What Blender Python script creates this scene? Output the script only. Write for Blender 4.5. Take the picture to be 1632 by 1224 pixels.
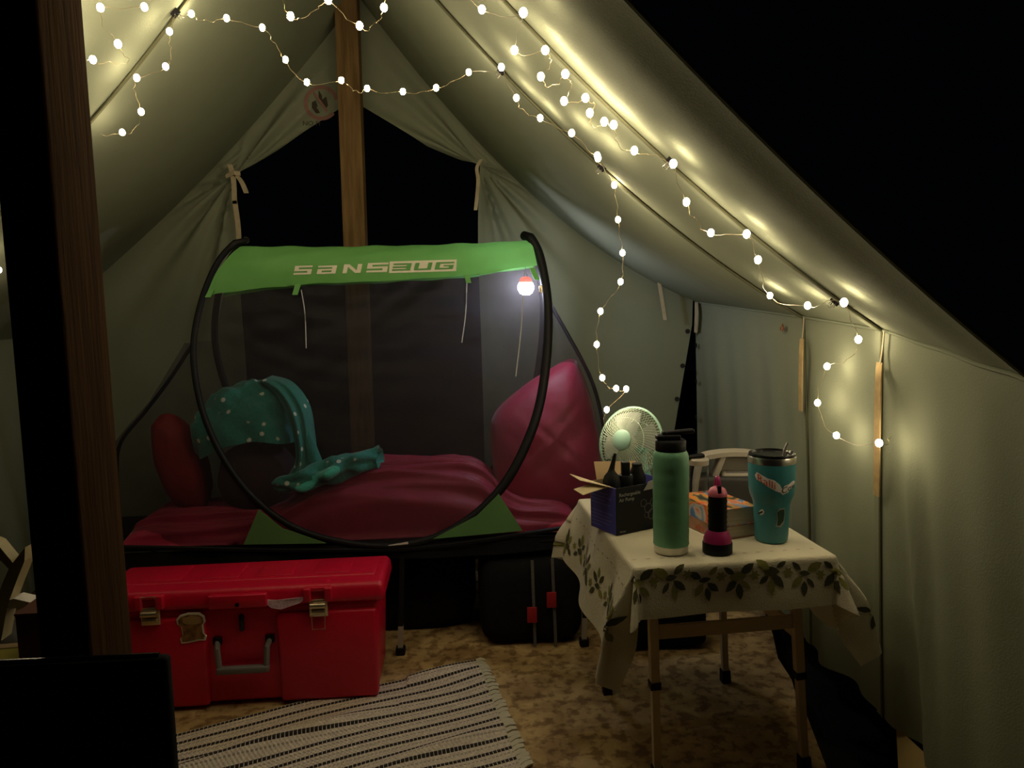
import bpy, bmesh, math, random
import numpy as np
from mathutils import Vector, Matrix
from mathutils.bvhtree import BVHTree

random.seed(7)
rng = np.random.RandomState(7)
for o in list(bpy.data.objects):
    bpy.data.objects.remove(o, do_unlink=True)
scn = bpy.context.scene
COL = scn.collection
PI = math.pi

# ------------------------------------------------------------------ camera, world, exposure
F = 1200.0
YAW, PITCH, ROLL = math.radians(2.8), math.radians(5.7), 0.025
CAM = np.array([0.0, 0.0, 1.15])
cd = np.array([math.sin(YAW) * math.cos(PITCH), math.cos(YAW) * math.cos(PITCH), -math.sin(PITCH)])
r0 = np.array([math.cos(YAW), -math.sin(YAW), 0.0])
u0 = np.cross(r0, cd)
cr = r0 * math.cos(ROLL) - u0 * math.sin(ROLL)
cu = u0 * math.cos(ROLL) + r0 * math.sin(ROLL)
camd = bpy.data.cameras.new('camera')
cam = bpy.data.objects.new('camera', camd)
COL.objects.link(cam)
camd.sensor_width = 36
camd.lens = 36 * F / 1632
camd.clip_start = 0.02
M = Matrix(((cr[0], cu[0], -cd[0], CAM[0]), (cr[1], cu[1], -cd[1], CAM[1]), (cr[2], cu[2], -cd[2], CAM[2]), (0, 0, 0, 1)))
cam.matrix_world = M
scn.camera = cam
world = bpy.data.worlds.new('night')
scn.world = world
world.use_nodes = True
world.node_tree.nodes['Background'].inputs[0].default_value = (0.5, 0.6, 0.9, 1)
world.node_tree.nodes['Background'].inputs[1].default_value = 0.0004
scn.view_settings.view_transform = 'Standard'
scn.view_settings.look = 'None'
scn.view_settings.exposure = 1.25
scn.view_settings.gamma = 1.0
scn.view_settings.use_curve_mapping = False
BULB = 48.0          # fairy light radiance
LANTERN = 62.0

def ray(x, y):
    return cd + cr * (x - 816) / F + cu * (612 - y) / F
def on(x, y, ax, v):
    D = ray(x, y); t = (v - CAM[ax]) / D[ax]
    return CAM + D * t
def onpl(x, y, p, n):
    D = ray(x, y); p = np.array(p, float); n = np.array(n, float)
    return CAM + D * (((p - CAM) @ n) / (D @ n))

# ------------------------------------------------------------------ materials
def _lin(c):
    return (c[0], c[1], c[2], 1)
def mat(name, c, c2=None, rough=0.6, metal=0.0, scale=20.0, bump=0.0, bscale=None, stretch=(1, 1, 1), detail=4,
        emis=None, estr=0.0, trans=0.0, alpha=1.0, glass=False, spec=0.5, sheen=0.0, translucent=0.0, lo=0.35, hi=0.65, coord='Object'):
    m = bpy.data.materials.new(name); m.use_nodes = True
    nt = m.node_tree; N = nt.nodes; L = nt.links
    b = N['Principled BSDF']
    b.inputs['Base Color'].default_value = _lin(c)
    b.inputs['Roughness'].default_value = rough
    b.inputs['Metallic'].default_value = metal
    b.inputs['Specular IOR Level'].default_value = spec
    if sheen: b.inputs['Sheen Weight'].default_value = sheen
    if glass:
        b.inputs['Transmission Weight'].default_value = trans
        b.inputs['IOR'].default_value = 1.35
    if emis is not None:
        b.inputs['Emission Color'].default_value = _lin(emis)
        b.inputs['Emission Strength'].default_value = estr
    tc = N.new('ShaderNodeTexCoord'); mp = N.new('ShaderNodeMapping')
    L.new(tc.outputs[coord], mp.inputs[0]); mp.inputs['Scale'].default_value = stretch
    if c2 is not None:
        nz = N.new('ShaderNodeTexNoise'); nz.inputs['Scale'].default_value = scale; nz.inputs['Detail'].default_value = detail
        L.new(mp.outputs[0], nz.inputs[0])
        cr_ = N.new('ShaderNodeValToRGB'); e = cr_.color_ramp.elements
        e[0].position = lo; e[0].color = _lin(c); e[1].position = hi; e[1].color = _lin(c2)
        L.new(nz.outputs[0], cr_.inputs[0]); L.new(cr_.outputs[0], b.inputs['Base Color'])
    if bump:
        nb = N.new('ShaderNodeTexNoise'); nb.inputs['Scale'].default_value = bscale or scale * 3; nb.inputs['Detail'].default_value = 3
        L.new(mp.outputs[0], nb.inputs[0])
        bp = N.new('ShaderNodeBump'); bp.inputs['Strength'].default_value = bump; bp.inputs['Distance'].default_value = 0.01
        L.new(nb.outputs[0], bp.inputs['Height']); L.new(bp.outputs[0], b.inputs['Normal'])
    if translucent:
        tr = N.new('ShaderNodeBsdfTranslucent'); tr.inputs[0].default_value = _lin(c)
        mx = N.new('ShaderNodeMixShader'); mx.inputs[0].default_value = translucent
        out = N['Material Output']
        L.new(b.outputs[0], mx.inputs[1]); L.new(tr.outputs[0], mx.inputs[2]); L.new(mx.outputs[0], out.inputs[0])
    return m

def net_mat(name, col, cover):
    m = bpy.data.materials.new(name); m.use_nodes = True
    nt = m.node_tree; N = nt.nodes; L = nt.links
    b = N['Principled BSDF']; b.inputs['Base Color'].default_value = _lin(col); b.inputs['Roughness'].default_value = 0.55
    tp = N.new('ShaderNodeBsdfTransparent')
    mx = N.new('ShaderNodeMixShader')
    tc = N.new('ShaderNodeTexCoord'); nz = N.new('ShaderNodeTexNoise'); nz.inputs['Scale'].default_value = 9
    L.new(tc.outputs['Object'], nz.inputs[0])
    mr = N.new('ShaderNodeMapRange'); mr.inputs['From Min'].default_value = 0.3; mr.inputs['From Max'].default_value = 0.7
    mr.inputs['To Min'].default_value = cover - 0.05; mr.inputs['To Max'].default_value = cover + 0.05
    L.new(nz.outputs[0], mr.inputs[0]); L.new(mr.outputs[0], mx.inputs[0])
    tl_ = N.new('ShaderNodeBsdfTranslucent'); tl_.inputs[0].default_value = _lin([c * 1.3 for c in col])
    m2 = N.new('ShaderNodeMixShader'); m2.inputs[0].default_value = 0.45
    L.new(b.outputs[0], m2.inputs[1]); L.new(tl_.outputs[0], m2.inputs[2])
    L.new(tp.outputs[0], mx.inputs[1]); L.new(m2.outputs[0], mx.inputs[2])
    L.new(mx.outputs[0], N['Material Output'].inputs[0])
    return m

MT = {}
MT['canvas'] = mat('canvas', (0.245, 0.268, 0.185), (0.27, 0.293, 0.205), rough=0.92, scale=2.5, bump=0.12, bscale=260, spec=0.1, translucent=0.12)
MT['canvas_seam'] = mat('canvas_seam', (0.10, 0.10, 0.05), rough=0.9)
MT['tape'] = mat('tape', (0.50, 0.42, 0.28), (0.42, 0.35, 0.22), rough=0.85, scale=40)
MT['tape_tan'] = mat('tape_tan', (0.50, 0.36, 0.16), (0.40, 0.28, 0.12), rough=0.8, scale=40)
MT['grommet'] = mat('grommet', (0.02, 0.02, 0.018), rough=0.5, metal=0.5)
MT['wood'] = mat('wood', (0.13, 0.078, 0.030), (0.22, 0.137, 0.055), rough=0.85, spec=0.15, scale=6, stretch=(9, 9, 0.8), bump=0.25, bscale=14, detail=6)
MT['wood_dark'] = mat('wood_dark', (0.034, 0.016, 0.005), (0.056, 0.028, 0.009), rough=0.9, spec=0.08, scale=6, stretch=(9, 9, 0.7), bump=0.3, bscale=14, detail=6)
MT['ground'] = mat('ground', (0.006, 0.006, 0.004), (0.012, 0.011, 0.007), rough=1.0, scale=8, bump=0.4)
MT['black'] = mat('black', (0.005, 0.005, 0.006), rough=0.55, spec=0.25)
MT['black_fab'] = mat('black_fab', (0.008, 0.008, 0.009), (0.012, 0.012, 0.014), rough=0.9, scale=60, bump=0.2, bscale=300, spec=0.15)
MT['black_gloss'] = mat('black_gloss', (0.006, 0.006, 0.007), rough=0.25)
MT['grey_metal'] = mat('grey_metal', (0.35, 0.33, 0.30), rough=0.35, metal=0.8)
MT['steel'] = mat('steel', (0.62, 0.60, 0.56), rough=0.28, metal=1.0)
MT['brass'] = mat('brass', (0.65, 0.55, 0.38), rough=0.3, metal=0.9)
MT['green_fab'] = mat('green_fab', (0.17, 0.46, 0.12), (0.20, 0.52, 0.15), rough=0.6, scale=9, bump=0.12, bscale=18, spec=0.3, translucent=0.25)
MT['gusset'] = mat('gusset', (0.06, 0.15, 0.04), (0.07, 0.18, 0.05), rough=0.7, scale=9)
MT['cream_print'] = mat('cream_print', (0.78, 0.74, 0.60), rough=0.7)
MT['green_print'] = mat('green_print', (0.10, 0.33, 0.08), rough=0.7)
MT['net'] = net_mat('net', (0.055, 0.048, 0.056), 0.44)
MT['net_side'] = net_mat('net_side', (0.055, 0.048, 0.056), 0.34)
MT['cord'] = mat('cord', (0.5, 0.5, 0.52), rough=0.8)
MT['maroon'] = mat('maroon', (0.36, 0.006, 0.055), (0.30, 0.005, 0.042), rough=0.55, scale=7, bump=0.35, bscale=14, sheen=0.2)
MT['red_fab'] = mat('red_fab', (0.26, 0.008, 0.01), (0.18, 0.006, 0.008), rough=0.7, scale=8, bump=0.3, bscale=14)
MT['shade_fab'] = mat('shade_fab', (0.03, 0.012, 0.016), rough=0.9)
MT['red_plastic'] = mat('red_plastic', (0.64, 0.003, 0.038), (0.60, 0.003, 0.032), rough=0.38, scale=60, bump=0.06, bscale=250)
MT['grey_plastic'] = mat('grey_plastic', (0.17, 0.155, 0.15), rough=0.5)
MT['warm_grey'] = mat('warm_grey', (0.40, 0.36, 0.30), rough=0.5)
MT['dark_grey'] = mat('dark_grey', (0.03, 0.028, 0.027), rough=0.6)
MT['beige_metal'] = mat('beige_metal', (0.64, 0.55, 0.37), (0.59, 0.50, 0.33), rough=0.5, scale=15)
MT['cloth'] = mat('cloth', (0.72, 0.67, 0.52), (0.66, 0.61, 0.46), rough=0.9, scale=5, bump=0.2, bscale=320, spec=0.1, translucent=0.1)
MT['leaf_dark'] = mat('leaf_dark', (0.045, 0.045, 0.018), (0.07, 0.075, 0.025), rough=0.9, scale=60)
MT['leaf_olive'] = mat('leaf_olive', (0.20, 0.20, 0.04), (0.26, 0.25, 0.07), rough=0.9, scale=60)
MT['stitch'] = mat('stitch', (0.25, 0.20, 0.09), rough=0.9)
MT['mint'] = mat('mint', (0.36, 0.60, 0.49), rough=0.4)
MT['mint_teal'] = mat('mint_teal', (0.20, 0.58, 0.52), rough=0.4)
MT['wire_white'] = mat('wire_white', (0.55, 0.66, 0.52), rough=0.45)
MT['blade'] = mat('blade', (0.50, 0.52, 0.48), rough=0.3, translucent=0.4)
MT['bottle_green'] = mat('bottle_green', (0.17, 0.42, 0.25), (0.18, 0.44, 0.265), rough=0.5, scale=120, bump=0.05, bscale=400)
MT['teal'] = mat('teal', (0.04, 0.22, 0.255), (0.043, 0.23, 0.265), rough=0.4, scale=120, bump=0.04, bscale=400)
MT['clear'] = mat('clear', (0.9, 0.9, 0.9), rough=0.05, glass=True, trans=1.0)
MT['magenta'] = mat('magenta', (0.42, 0.025, 0.15), rough=0.4)
MT['pink'] = mat('pink', (0.75, 0.18, 0.28), rough=0.4)
MT['box_blue'] = mat('box_blue', (0.07, 0.08, 0.42), (0.08, 0.09, 0.46), rough=0.5, scale=5)
MT['box_black'] = mat('box_black', (0.009, 0.009, 0.010), rough=0.6, spec=0.2)
MT['card'] = mat('card', (0.46, 0.32, 0.17), rough=0.85)
MT['card_light'] = mat('card_light', (0.72, 0.58, 0.36), rough=0.85)
MT['print_grey'] = mat('print_grey', (0.32, 0.32, 0.30), rough=0.7)
MT['print_dim'] = mat('print_dim', (0.075, 0.075, 0.08), rough=0.7)
MT['print_blue'] = mat('print_blue', (0.16, 0.18, 0.58), rough=0.7)
MT['white_print'] = mat('white_print', (0.72, 0.68, 0.64), rough=0.7)
MT['red_print'] = mat('red_print', (0.55, 0.06, 0.03), rough=0.7)
MT['black_print'] = mat('black_print', (0.012, 0.012, 0.014), rough=0.7)
MT['sign_red'] = mat('sign_red', (0.27, 0.14, 0.11), rough=0.9)
MT['sign_dark'] = mat('sign_dark', (0.05, 0.04, 0.022), rough=0.9)
MT['pages'] = mat('pages', (0.62, 0.54, 0.42), (0.5, 0.43, 0.32), rough=0.9, scale=10, stretch=(1, 1, 90))
MT['wire'] = mat('wire', (0.32, 0.26, 0.14), rough=0.4, metal=0.3)
MT['bulb'] = mat('bulb', (1, 0.9, 0.7), rough=0.4, emis=(1.0, 0.81, 0.53), estr=BULB)
MT['globe'] = mat('globe', (1, 1, 1), rough=0.4, emis=(0.80, 0.84, 1.0), estr=LANTERN)
MT['orange'] = mat('orange', (0.75, 0.09, 0.015), rough=0.4, emis=(1.0, 0.10, 0.01), estr=0.7)
MT['brown'] = mat('brown', (0.16, 0.07, 0.03), (0.28, 0.14, 0.07), rough=0.9, scale=120)
MT['brown_red'] = mat('brown_red', (0.09, 0.022, 0.012), rough=0.7)
MT['yellow'] = mat('yellow', (0.45, 0.38, 0.06), rough=0.7)
MT['cream_plastic'] = mat('cream_plastic', (0.42, 0.36, 0.20), rough=0.45)
MT['tan_flap'] = mat('tan_flap', (0.42, 0.31, 0.12), rough=0.9)
MT['iridescent'] = mat('iridescent', (0.62, 0.38, 0.48), (0.75, 0.55, 0.62), rough=0.25, scale=120, lo=0.4, hi=0.6)
MT['toast'] = mat('toast', (0.34, 0.17, 0.05), (0.12, 0.045, 0.015), rough=0.6, scale=55)
MT['toast_crumb'] = mat('toast_crumb', (0.40, 0.25, 0.10), rough=0.6)
MT['red_tag'] = mat('red_tag', (0.40, 0.012, 0.02), rough=0.7)
MT['webbing'] = mat('webbing', (0.10, 0.095, 0.09), (0.15, 0.14, 0.135), rough=0.9, scale=200)

def floor_mat():
    m = bpy.data.materials.new('floor_dirt'); m.use_nodes = True
    nt = m.node_tree; N = nt.nodes; L = nt.links; b = N['Principled BSDF']
    tc = N.new('ShaderNodeTexCoord')
    n1 = N.new('ShaderNodeTexNoise'); n1.inputs['Scale'].default_value = 8; n1.inputs['Detail'].default_value = 6; n1.inputs['Distortion'].default_value = 0.6
    n2 = N.new('ShaderNodeTexNoise'); n2.inputs['Scale'].default_value = 26; n2.inputs['Detail'].default_value = 5; n2.inputs['Roughness'].default_value = 0.55
    for n in (n1, n2): L.new(tc.outputs['Object'], n.inputs[0])
    r1 = N.new('ShaderNodeValToRGB'); e = r1.color_ramp.elements
    e[0].position = 0.35; e[0].color = (0.34, 0.21, 0.08, 1); e[1].position = 0.68; e[1].color = (0.68, 0.48, 0.22, 1)
    L.new(n1.outputs[0], r1.inputs[0])
    r2 = N.new('ShaderNodeValToRGB'); e = r2.color_ramp.elements
    e[0].position = 0.40; e[0].color = (0.40, 0.32, 0.24, 1); e[1].position = 0.52; e[1].color = (1, 1, 1, 1)
    L.new(n2.outputs[0], r2.inputs[0])
    mx = N.new('ShaderNodeMix'); mx.data_type = 'RGBA'; mx.blend_type = 'MULTIPLY'; mx.inputs[0].default_value = 0.85
    L.new(r1.outputs[0], mx.inputs[6]); L.new(r2.outputs[0], mx.inputs[7]); L.new(mx.outputs[2], b.inputs['Base Color'])
    b.inputs['Roughness'].default_value = 0.8
    bp = N.new('ShaderNodeBump'); bp.inputs['Strength'].default_value = 0.5; bp.inputs['Distance'].default_value = 0.01
    L.new(n2.outputs[0], bp.inputs['Height']); L.new(bp.outputs[0], b.inputs['Normal'])
    return m
MT['floor'] = floor_mat()

def dots_mat():
    m = bpy.data.materials.new('teal_dots'); m.use_nodes = True
    nt = m.node_tree; N = nt.nodes; L = nt.links; b = N['Principled BSDF']
    tc = N.new('ShaderNodeTexCoord'); v = N.new('ShaderNodeTexVoronoi'); v.inputs['Scale'].default_value = 21; v.inputs['Randomness'].default_value = 0.75
    L.new(tc.outputs['Object'], v.inputs[0])
    r = N.new('ShaderNodeValToRGB'); e = r.color_ramp.elements
    e[0].position = 0.14; e[0].color = (0.9, 0.95, 0.88, 1); e[1].position = 0.20; e[1].color = (0.035, 0.29, 0.25, 1)
    L.new(v.outputs['Distance'], r.inputs[0]); L.new(r.outputs[0], b.inputs['Base Color'])
    b.inputs['Roughness'].default_value = 0.95; b.inputs['Sheen Weight'].default_value = 0.3
    nb = N.new('ShaderNodeTexNoise'); nb.inputs['Scale'].default_value = 90
    L.new(tc.outputs['Object'], nb.inputs[0])
    bp = N.new('ShaderNodeBump'); bp.inputs['Strength'].default_value = 0.3; bp.inputs['Distance'].default_value = 0.01
    L.new(nb.outputs[0], bp.inputs['Height']); L.new(bp.outputs[0], b.inputs['Normal'])
    return m
MT['dots'] = dots_mat()

def rug_mat():
    m = bpy.data.materials.new('rug_weave'); m.use_nodes = True
    nt = m.node_tree; N = nt.nodes; L = nt.links; b = N['Principled BSDF']
    uv = N.new('ShaderNodeUVMap'); uv.uv_map = 'UVMap'
    sp = N.new('ShaderNodeSeparateXYZ'); L.new(uv.outputs[0], sp.inputs[0])
    def mth(op, a, bv=None):
        n = N.new('ShaderNodeMath'); n.operation = op
        if isinstance(a, (int, float)): n.inputs[0].default_value = a
        else: L.new(a, n.inputs[0])
        if bv is not None:
            if isinstance(bv, (int, float)): n.inputs[1].default_value = bv
            else: L.new(bv, n.inputs[1])
        return n.outputs[0]
    fv = mth('FRACT', mth('DIVIDE', sp.outputs[1], 0.049))
    line = mth('LESS_THAN', fv, 0.27)
    line2 = mth('MULTIPLY', mth('GREATER_THAN', fv, 0.50), mth('LESS_THAN', fv, 0.60))
    fu = mth('FRACT', mth('DIVIDE', sp.outputs[0], 0.011))
    dot = mth('LESS_THAN', fu, 0.86)
    dark = mth('MULTIPLY', line, dot)
    grey = mth('MULTIPLY', line2, mth('LESS_THAN', fu, 0.6))
    rib = mth('MULTIPLY', mth('SINE', mth('MULTIPLY', sp.outputs[1], 2 * PI / 0.0155)), mth('SINE', mth('MULTIPLY', sp.outputs[0], 2 * PI / 0.011)))
    nz = N.new('ShaderNodeTexNoise'); nz.inputs['Scale'].default_value = 90; L.new(uv.outputs[0], nz.inputs[0])
    base = N.new('ShaderNodeValToRGB'); e = base.color_ramp.elements
    e[0].position = 0.3; e[0].color = (0.66, 0.56, 0.46, 1); e[1].position = 0.7; e[1].color = (0.84, 0.74, 0.62, 1)
    L.new(nz.outputs[0], base.inputs[0])
    m1 = N.new('ShaderNodeMix'); m1.data_type = 'RGBA'; L.new(mth('MULTIPLY', grey, 0.55), m1.inputs[0]); L.new(base.outputs[0], m1.inputs[6]); m1.inputs[7].default_value = (0.16, 0.13, 0.11, 1)
    m2 = N.new('ShaderNodeMix'); m2.data_type = 'RGBA'; L.new(dark, m2.inputs[0]); L.new(m1.outputs[2], m2.inputs[6]); m2.inputs[7].default_value = (0.02, 0.016, 0.014, 1)
    L.new(m2.outputs[2], b.inputs['Base Color']); b.inputs['Roughness'].default_value = 0.95
    bp = N.new('ShaderNodeBump'); bp.inputs['Strength'].default_value = 0.6; bp.inputs['Distance'].default_value = 0.003
    L.new(rib, bp.inputs['Height']); L.new(bp.outputs[0], b.inputs['Normal'])
    return m
MT['rug'] = rug_mat()

def cover_mat():
    m = bpy.data.materials.new('book_cover_art'); m.use_nodes = True
    nt = m.node_tree; N = nt.nodes; L = nt.links; b = N['Principled BSDF']
    tc = N.new('ShaderNodeTexCoord'); mp = N.new('ShaderNodeMapping'); mp.inputs['Scale'].default_value = (11, 5, 5); mp.inputs['Rotation'].default_value = (0, 0, 0.6)
    L.new(tc.outputs['Object'], mp.inputs[0])
    nz = N.new('ShaderNodeTexNoise'); nz.inputs['Scale'].default_value = 2.2; nz.inputs['Detail'].default_value = 5; nz.inputs['Distortion'].default_value = 1.0
    L.new(mp.outputs[0], nz.inputs[0])
    r = N.new('ShaderNodeValToRGB'); cr_ = r.color_ramp
    cr_.elements[0].position = 0.30; cr_.elements[0].color = (0.02, 0.08, 0.28, 1)
    cr_.elements[1].position = 0.70; cr_.elements[1].color = (0.03, 0.03, 0.025, 1)
    for p, c in ((0.42, (0.10, 0.22, 0.48)), (0.455, (0.60, 0.55, 0.46)), (0.49, (0.72, 0.09, 0.03)), (0.53, (0.80, 0.33, 0.03)), (0.565, (0.40, 0.30, 0.14)), (0.60, (0.05, 0.06, 0.05))):
        el = cr_.elements.new(p); el.color = _lin(c)
    L.new(nz.outputs[0], r.inputs[0]); L.new(r.outputs[0], b.inputs['Base Color']); b.inputs['Roughness'].default_value = 0.35
    return m
MT['cover'] = cover_mat()

# ------------------------------------------------------------------ geometry helpers
def wm(o):
    if o is None: return Matrix.Identity(4)
    return wm(o.parent) @ o.matrix_basis
def catmull(P, n=8, closed=False):
    P = [np.array(p, float) for p in P]; out = []; N = len(P)
    rngi = range(N if closed else N - 1)
    for i in rngi:
        if closed: a, b, c, d = P[i - 1], P[i], P[(i + 1) % N], P[(i + 2) % N]
        else: a, b, c, d = P[max(i - 1, 0)], P[i], P[i + 1], P[min(i + 2, N - 1)]
        for k in range(n):
            t = k / n
            out.append(0.5 * ((2 * b) + (c - a) * t + (2 * a - 5 * b + 4 * c - d) * t * t + (3 * b - a - 3 * c + d) * t ** 3))
    if not closed: out.append(P[-1])
    return out
def polyat(P, t):
    """point at fraction t (0..1) of arc length of polyline P"""
    P = np.array(P, float); s = np.concatenate([[0], np.cumsum(np.linalg.norm(np.diff(P, axis=0), axis=1))])
    t = np.clip(t, 0, 1) * s[-1]
    return np.array([np.interp(t, s, P[:, k]) for k in range(P.shape[1])])

class MB:
    def __init__(s): s.v = []; s.f = []; s.uv = None
    def add(s, V, Fs):
        b = len(s.v); s.v += [tuple(map(float, v)) for v in V]; s.f += [tuple(b + i for i in f) for f in Fs]; return s
    def box(s, c, d, rot=None, taper=None, bev=0.0):
        x, y, z = d[0] / 2, d[1] / 2, d[2] / 2
        tx, ty = taper or (1, 1)
        if bev > 0:
            return s.rbox(c, d, bev, rot, taper)
        V = [(-x, -y, -z), (x, -y, -z), (x, y, -z), (-x, y, -z), (-x * tx, -y * ty, z), (x * tx, -y * ty, z), (x * tx, y * ty, z), (-x * tx, y * ty, z)]
        R = rot or Matrix.Identity(3)
        V = [tuple(R @ Vector(v) + Vector(c)) for v in V]
        return s.add(V, [(0, 3, 2, 1), (4, 5, 6, 7), (0, 1, 5, 4), (1, 2, 6, 5), (2, 3, 7, 6), (3, 0, 4, 7)])
    def rbox(s, c, d, bev, rot=None, taper=None, seg=3):
        """box with rounded edges; taper scales the top"""
        bm = bmesh.new(); bmesh.ops.create_cube(bm, size=1.0)
        for v in bm.verts: v.co = Vector((v.co.x * d[0], v.co.y * d[1], v.co.z * d[2]))
        bmesh.ops.bevel(bm, geom=bm.edges[:], offset=bev, segments=seg, profile=0.5, affect='EDGES')
        R = rot or Matrix.Identity(3); tx, ty = taper or (1, 1)
        V = []
        for v in bm.verts:
            t = v.co.z / d[2] + 0.5
            q = Vector((v.co.x * (1 + (tx - 1) * t), v.co.y * (1 + (ty - 1) * t), v.co.z))
            V.append(tuple(R @ q + Vector(c)))
        bm.verts.index_update()
        Fs = [tuple(v.index for v in f.verts) for f in bm.faces]
        bm.free(); return s.add(V, Fs)
    def tube(s, P, r, n=8, closed=False, cap=True):
        P = [np.array(p, float) for p in P]; N = len(P)
        rs = r if hasattr(r, '__len__') else [r] * N
        V = []; up = None
        for i in range(N):
            a = P[i - 1] if (i > 0 or closed) else P[i]
            b = P[(i + 1) % N] if (i < N - 1 or closed) else P[i]
            t = b - a; L_ = np.linalg.norm(t); t = t / L_ if L_ > 1e-9 else np.array([0, 0, 1.])
            if up is None:
                up = np.array([0, 0, 1.]) if abs(t[2]) < 0.9 else np.array([1., 0, 0])
            x = np.cross(up, t); x /= max(np.linalg.norm(x), 1e-9); y = np.cross(t, x); up = y
            for k in range(n):
                an = 2 * PI * k / n + PI / n
                V.append(P[i] + (x * math.cos(an) + y * math.sin(an)) * rs[i])
        Fs = []
        for i in range(N if closed else N - 1):
            j = (i + 1) % N
            for k in range(n):
                Fs.append((i * n + k, i * n + (k + 1) % n, j * n + (k + 1) % n, j * n + k))
        if cap and not closed:
            Fs.append(tuple(range(n - 1, -1, -1))); Fs.append(tuple((N - 1) * n + k for k in range(n)))
        return s.add(V, Fs)
    def lathe(s, prof, n=32, c=(0, 0, 0), R=None, cap=True):
        V = []; Fs = []
        R = R or Matrix.Identity(3)
        for (r, z) in prof:
            for k in range(n):
                a = 2 * PI * k / n
                V.append(tuple(R @ Vector((r * math.cos(a), r * math.sin(a), z)) + Vector(c)))
        for i in range(len(prof) - 1):
            for k in range(n):
                Fs.append((i * n + k, i * n + (k + 1) % n, (i + 1) * n + (k + 1) % n, (i + 1) * n + k))
        if cap:
            Fs.append(tuple(range(n - 1, -1, -1))); Fs.append(tuple((len(prof) - 1) * n + k for k in range(n)))
        return s.add(V, Fs)
    def grid(s, fn, nu, nv, uvfn=None):
        V = [fn(i / nu, j / nv) for j in range(nv + 1) for i in range(nu + 1)]
        Fs = [(j * (nu + 1) + i, j * (nu + 1) + i + 1, (j + 1) * (nu + 1) + i + 1, (j + 1) * (nu + 1) + i) for j in range(nv) for i in range(nu)]
        if uvfn: s.uv = [uvfn(i / nu, j / nv) for j in range(nv + 1) for i in range(nu + 1)]
        return s.add(V, Fs)
    def ribbon(s, P, w, th=0.001):
        """strip along P, half-width vector(s) w, with thickness"""
        P = [np.array(p, float) for p in P]; w = np.array(w, float)
        V = []; Fs = []
        for i, p in enumerate(P):
            t = P[min(i + 1, len(P) - 1)] - P[max(i - 1, 0)]
            ww = w if w.ndim == 1 else w[i]
            n = np.cross(t, ww); n = n / max(np.linalg.norm(n), 1e-9) * th / 2
            V += [p - ww - n, p + ww - n, p + ww + n, p - ww + n]
        for i in range(len(P) - 1):
            for k in range(4):
                Fs.append((i * 4 + k, i * 4 + (k + 1) % 4, (i + 1) * 4 + (k + 1) % 4, (i + 1) * 4 + k))
        Fs.append((3, 2, 1, 0)); e = (len(P) - 1) * 4; Fs.append((e, e + 1, e + 2, e + 3))
        return s.add(V, Fs)
    def prism(s, poly, fn, h0, h1):
        """polygon in 2D, mapped by fn(x,y,h) to 3D, extruded h0..h1"""
        n = len(poly)
        V = [fn(x, y, h0) for x, y in poly] + [fn(x, y, h1) for x, y in poly]
        Fs = [tuple(range(n - 1, -1, -1)), tuple(range(n, 2 * n))] + [(k, (k + 1) % n, n + (k + 1) % n, n + k) for k in range(n)]
        return s.add(V, Fs)
    def sphere(s, c, r, nu=20, nv=12, fn=None):
        r = r if hasattr(r, '__len__') else (r, r, r)
        V = []; Fs = []
        for j in range(nv + 1):
            th = PI * j / nv
            for i in range(nu):
                ph = 2 * PI * i / nu
                d = (math.sin(th) * math.cos(ph), math.sin(th) * math.sin(ph), math.cos(th))
                k = fn(d) if fn else 1
                V.append((c[0] + r[0] * d[0] * k, c[1] + r[1] * d[1] * k, c[2] + r[2] * d[2] * k))
        for j in range(nv):
            for i in range(nu):
                Fs.append((j * nu + i, (j + 1) * nu + i, (j + 1) * nu + (i + 1) % nu, j * nu + (i + 1) % nu))
        return s.add(V, Fs)
    def build(s, name, m, parent=None, world=False, smooth=True, angle=40, fix=True):
        V = s.v
        if world and parent is not None:
            I = wm(parent).inverted(); V = [tuple(I @ Vector(v)) for v in V]
        me = bpy.data.meshes.new(name); me.from_pydata(V, [], s.f); me.update()
        if s.uv:
            ul = me.uv_layers.new(name='UVMap')
            for lp in me.loops: ul.data[lp.index].uv = s.uv[lp.vertex_index]
        bm = bmesh.new(); bm.from_mesh(me)
        if fix and not s.uv: bmesh.ops.remove_doubles(bm, verts=bm.verts[:], dist=1e-6)
        if fix: bmesh.ops.recalc_face_normals(bm, faces=bm.faces[:])
        bm.to_mesh(me); bm.free()
        me.materials.append(MT[m] if isinstance(m, str) else m)
        if smooth:
            me.polygons.foreach_set('use_smooth', [True] * len(me.polygons))
            try: me.set_sharp_from_angle(angle=math.radians(angle))
            except Exception: pass
        o = bpy.data.objects.new(name, me); COL.objects.link(o)
        if parent is not None: o.parent = parent
        return o
def thing(name, label, cat, loc=(0, 0, 0), rz=0.0, group=None):
    o = bpy.data.objects.new(name, None); COL.objects.link(o)
    o.location = tuple(map(float, loc)); o.rotation_euler = (0, 0, rz); o.empty_display_size = 0.05
    o['label'] = label; o['category'] = cat
    if group: o['group'] = group
    return o
def tag(o, label, cat, group=None):
    o['label'] = label; o['category'] = cat
    if group: o['group'] = group
    return o
def struct(o, label=None):
    o['kind'] = 'structure'
    if label: o['label'] = label
    return o
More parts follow.
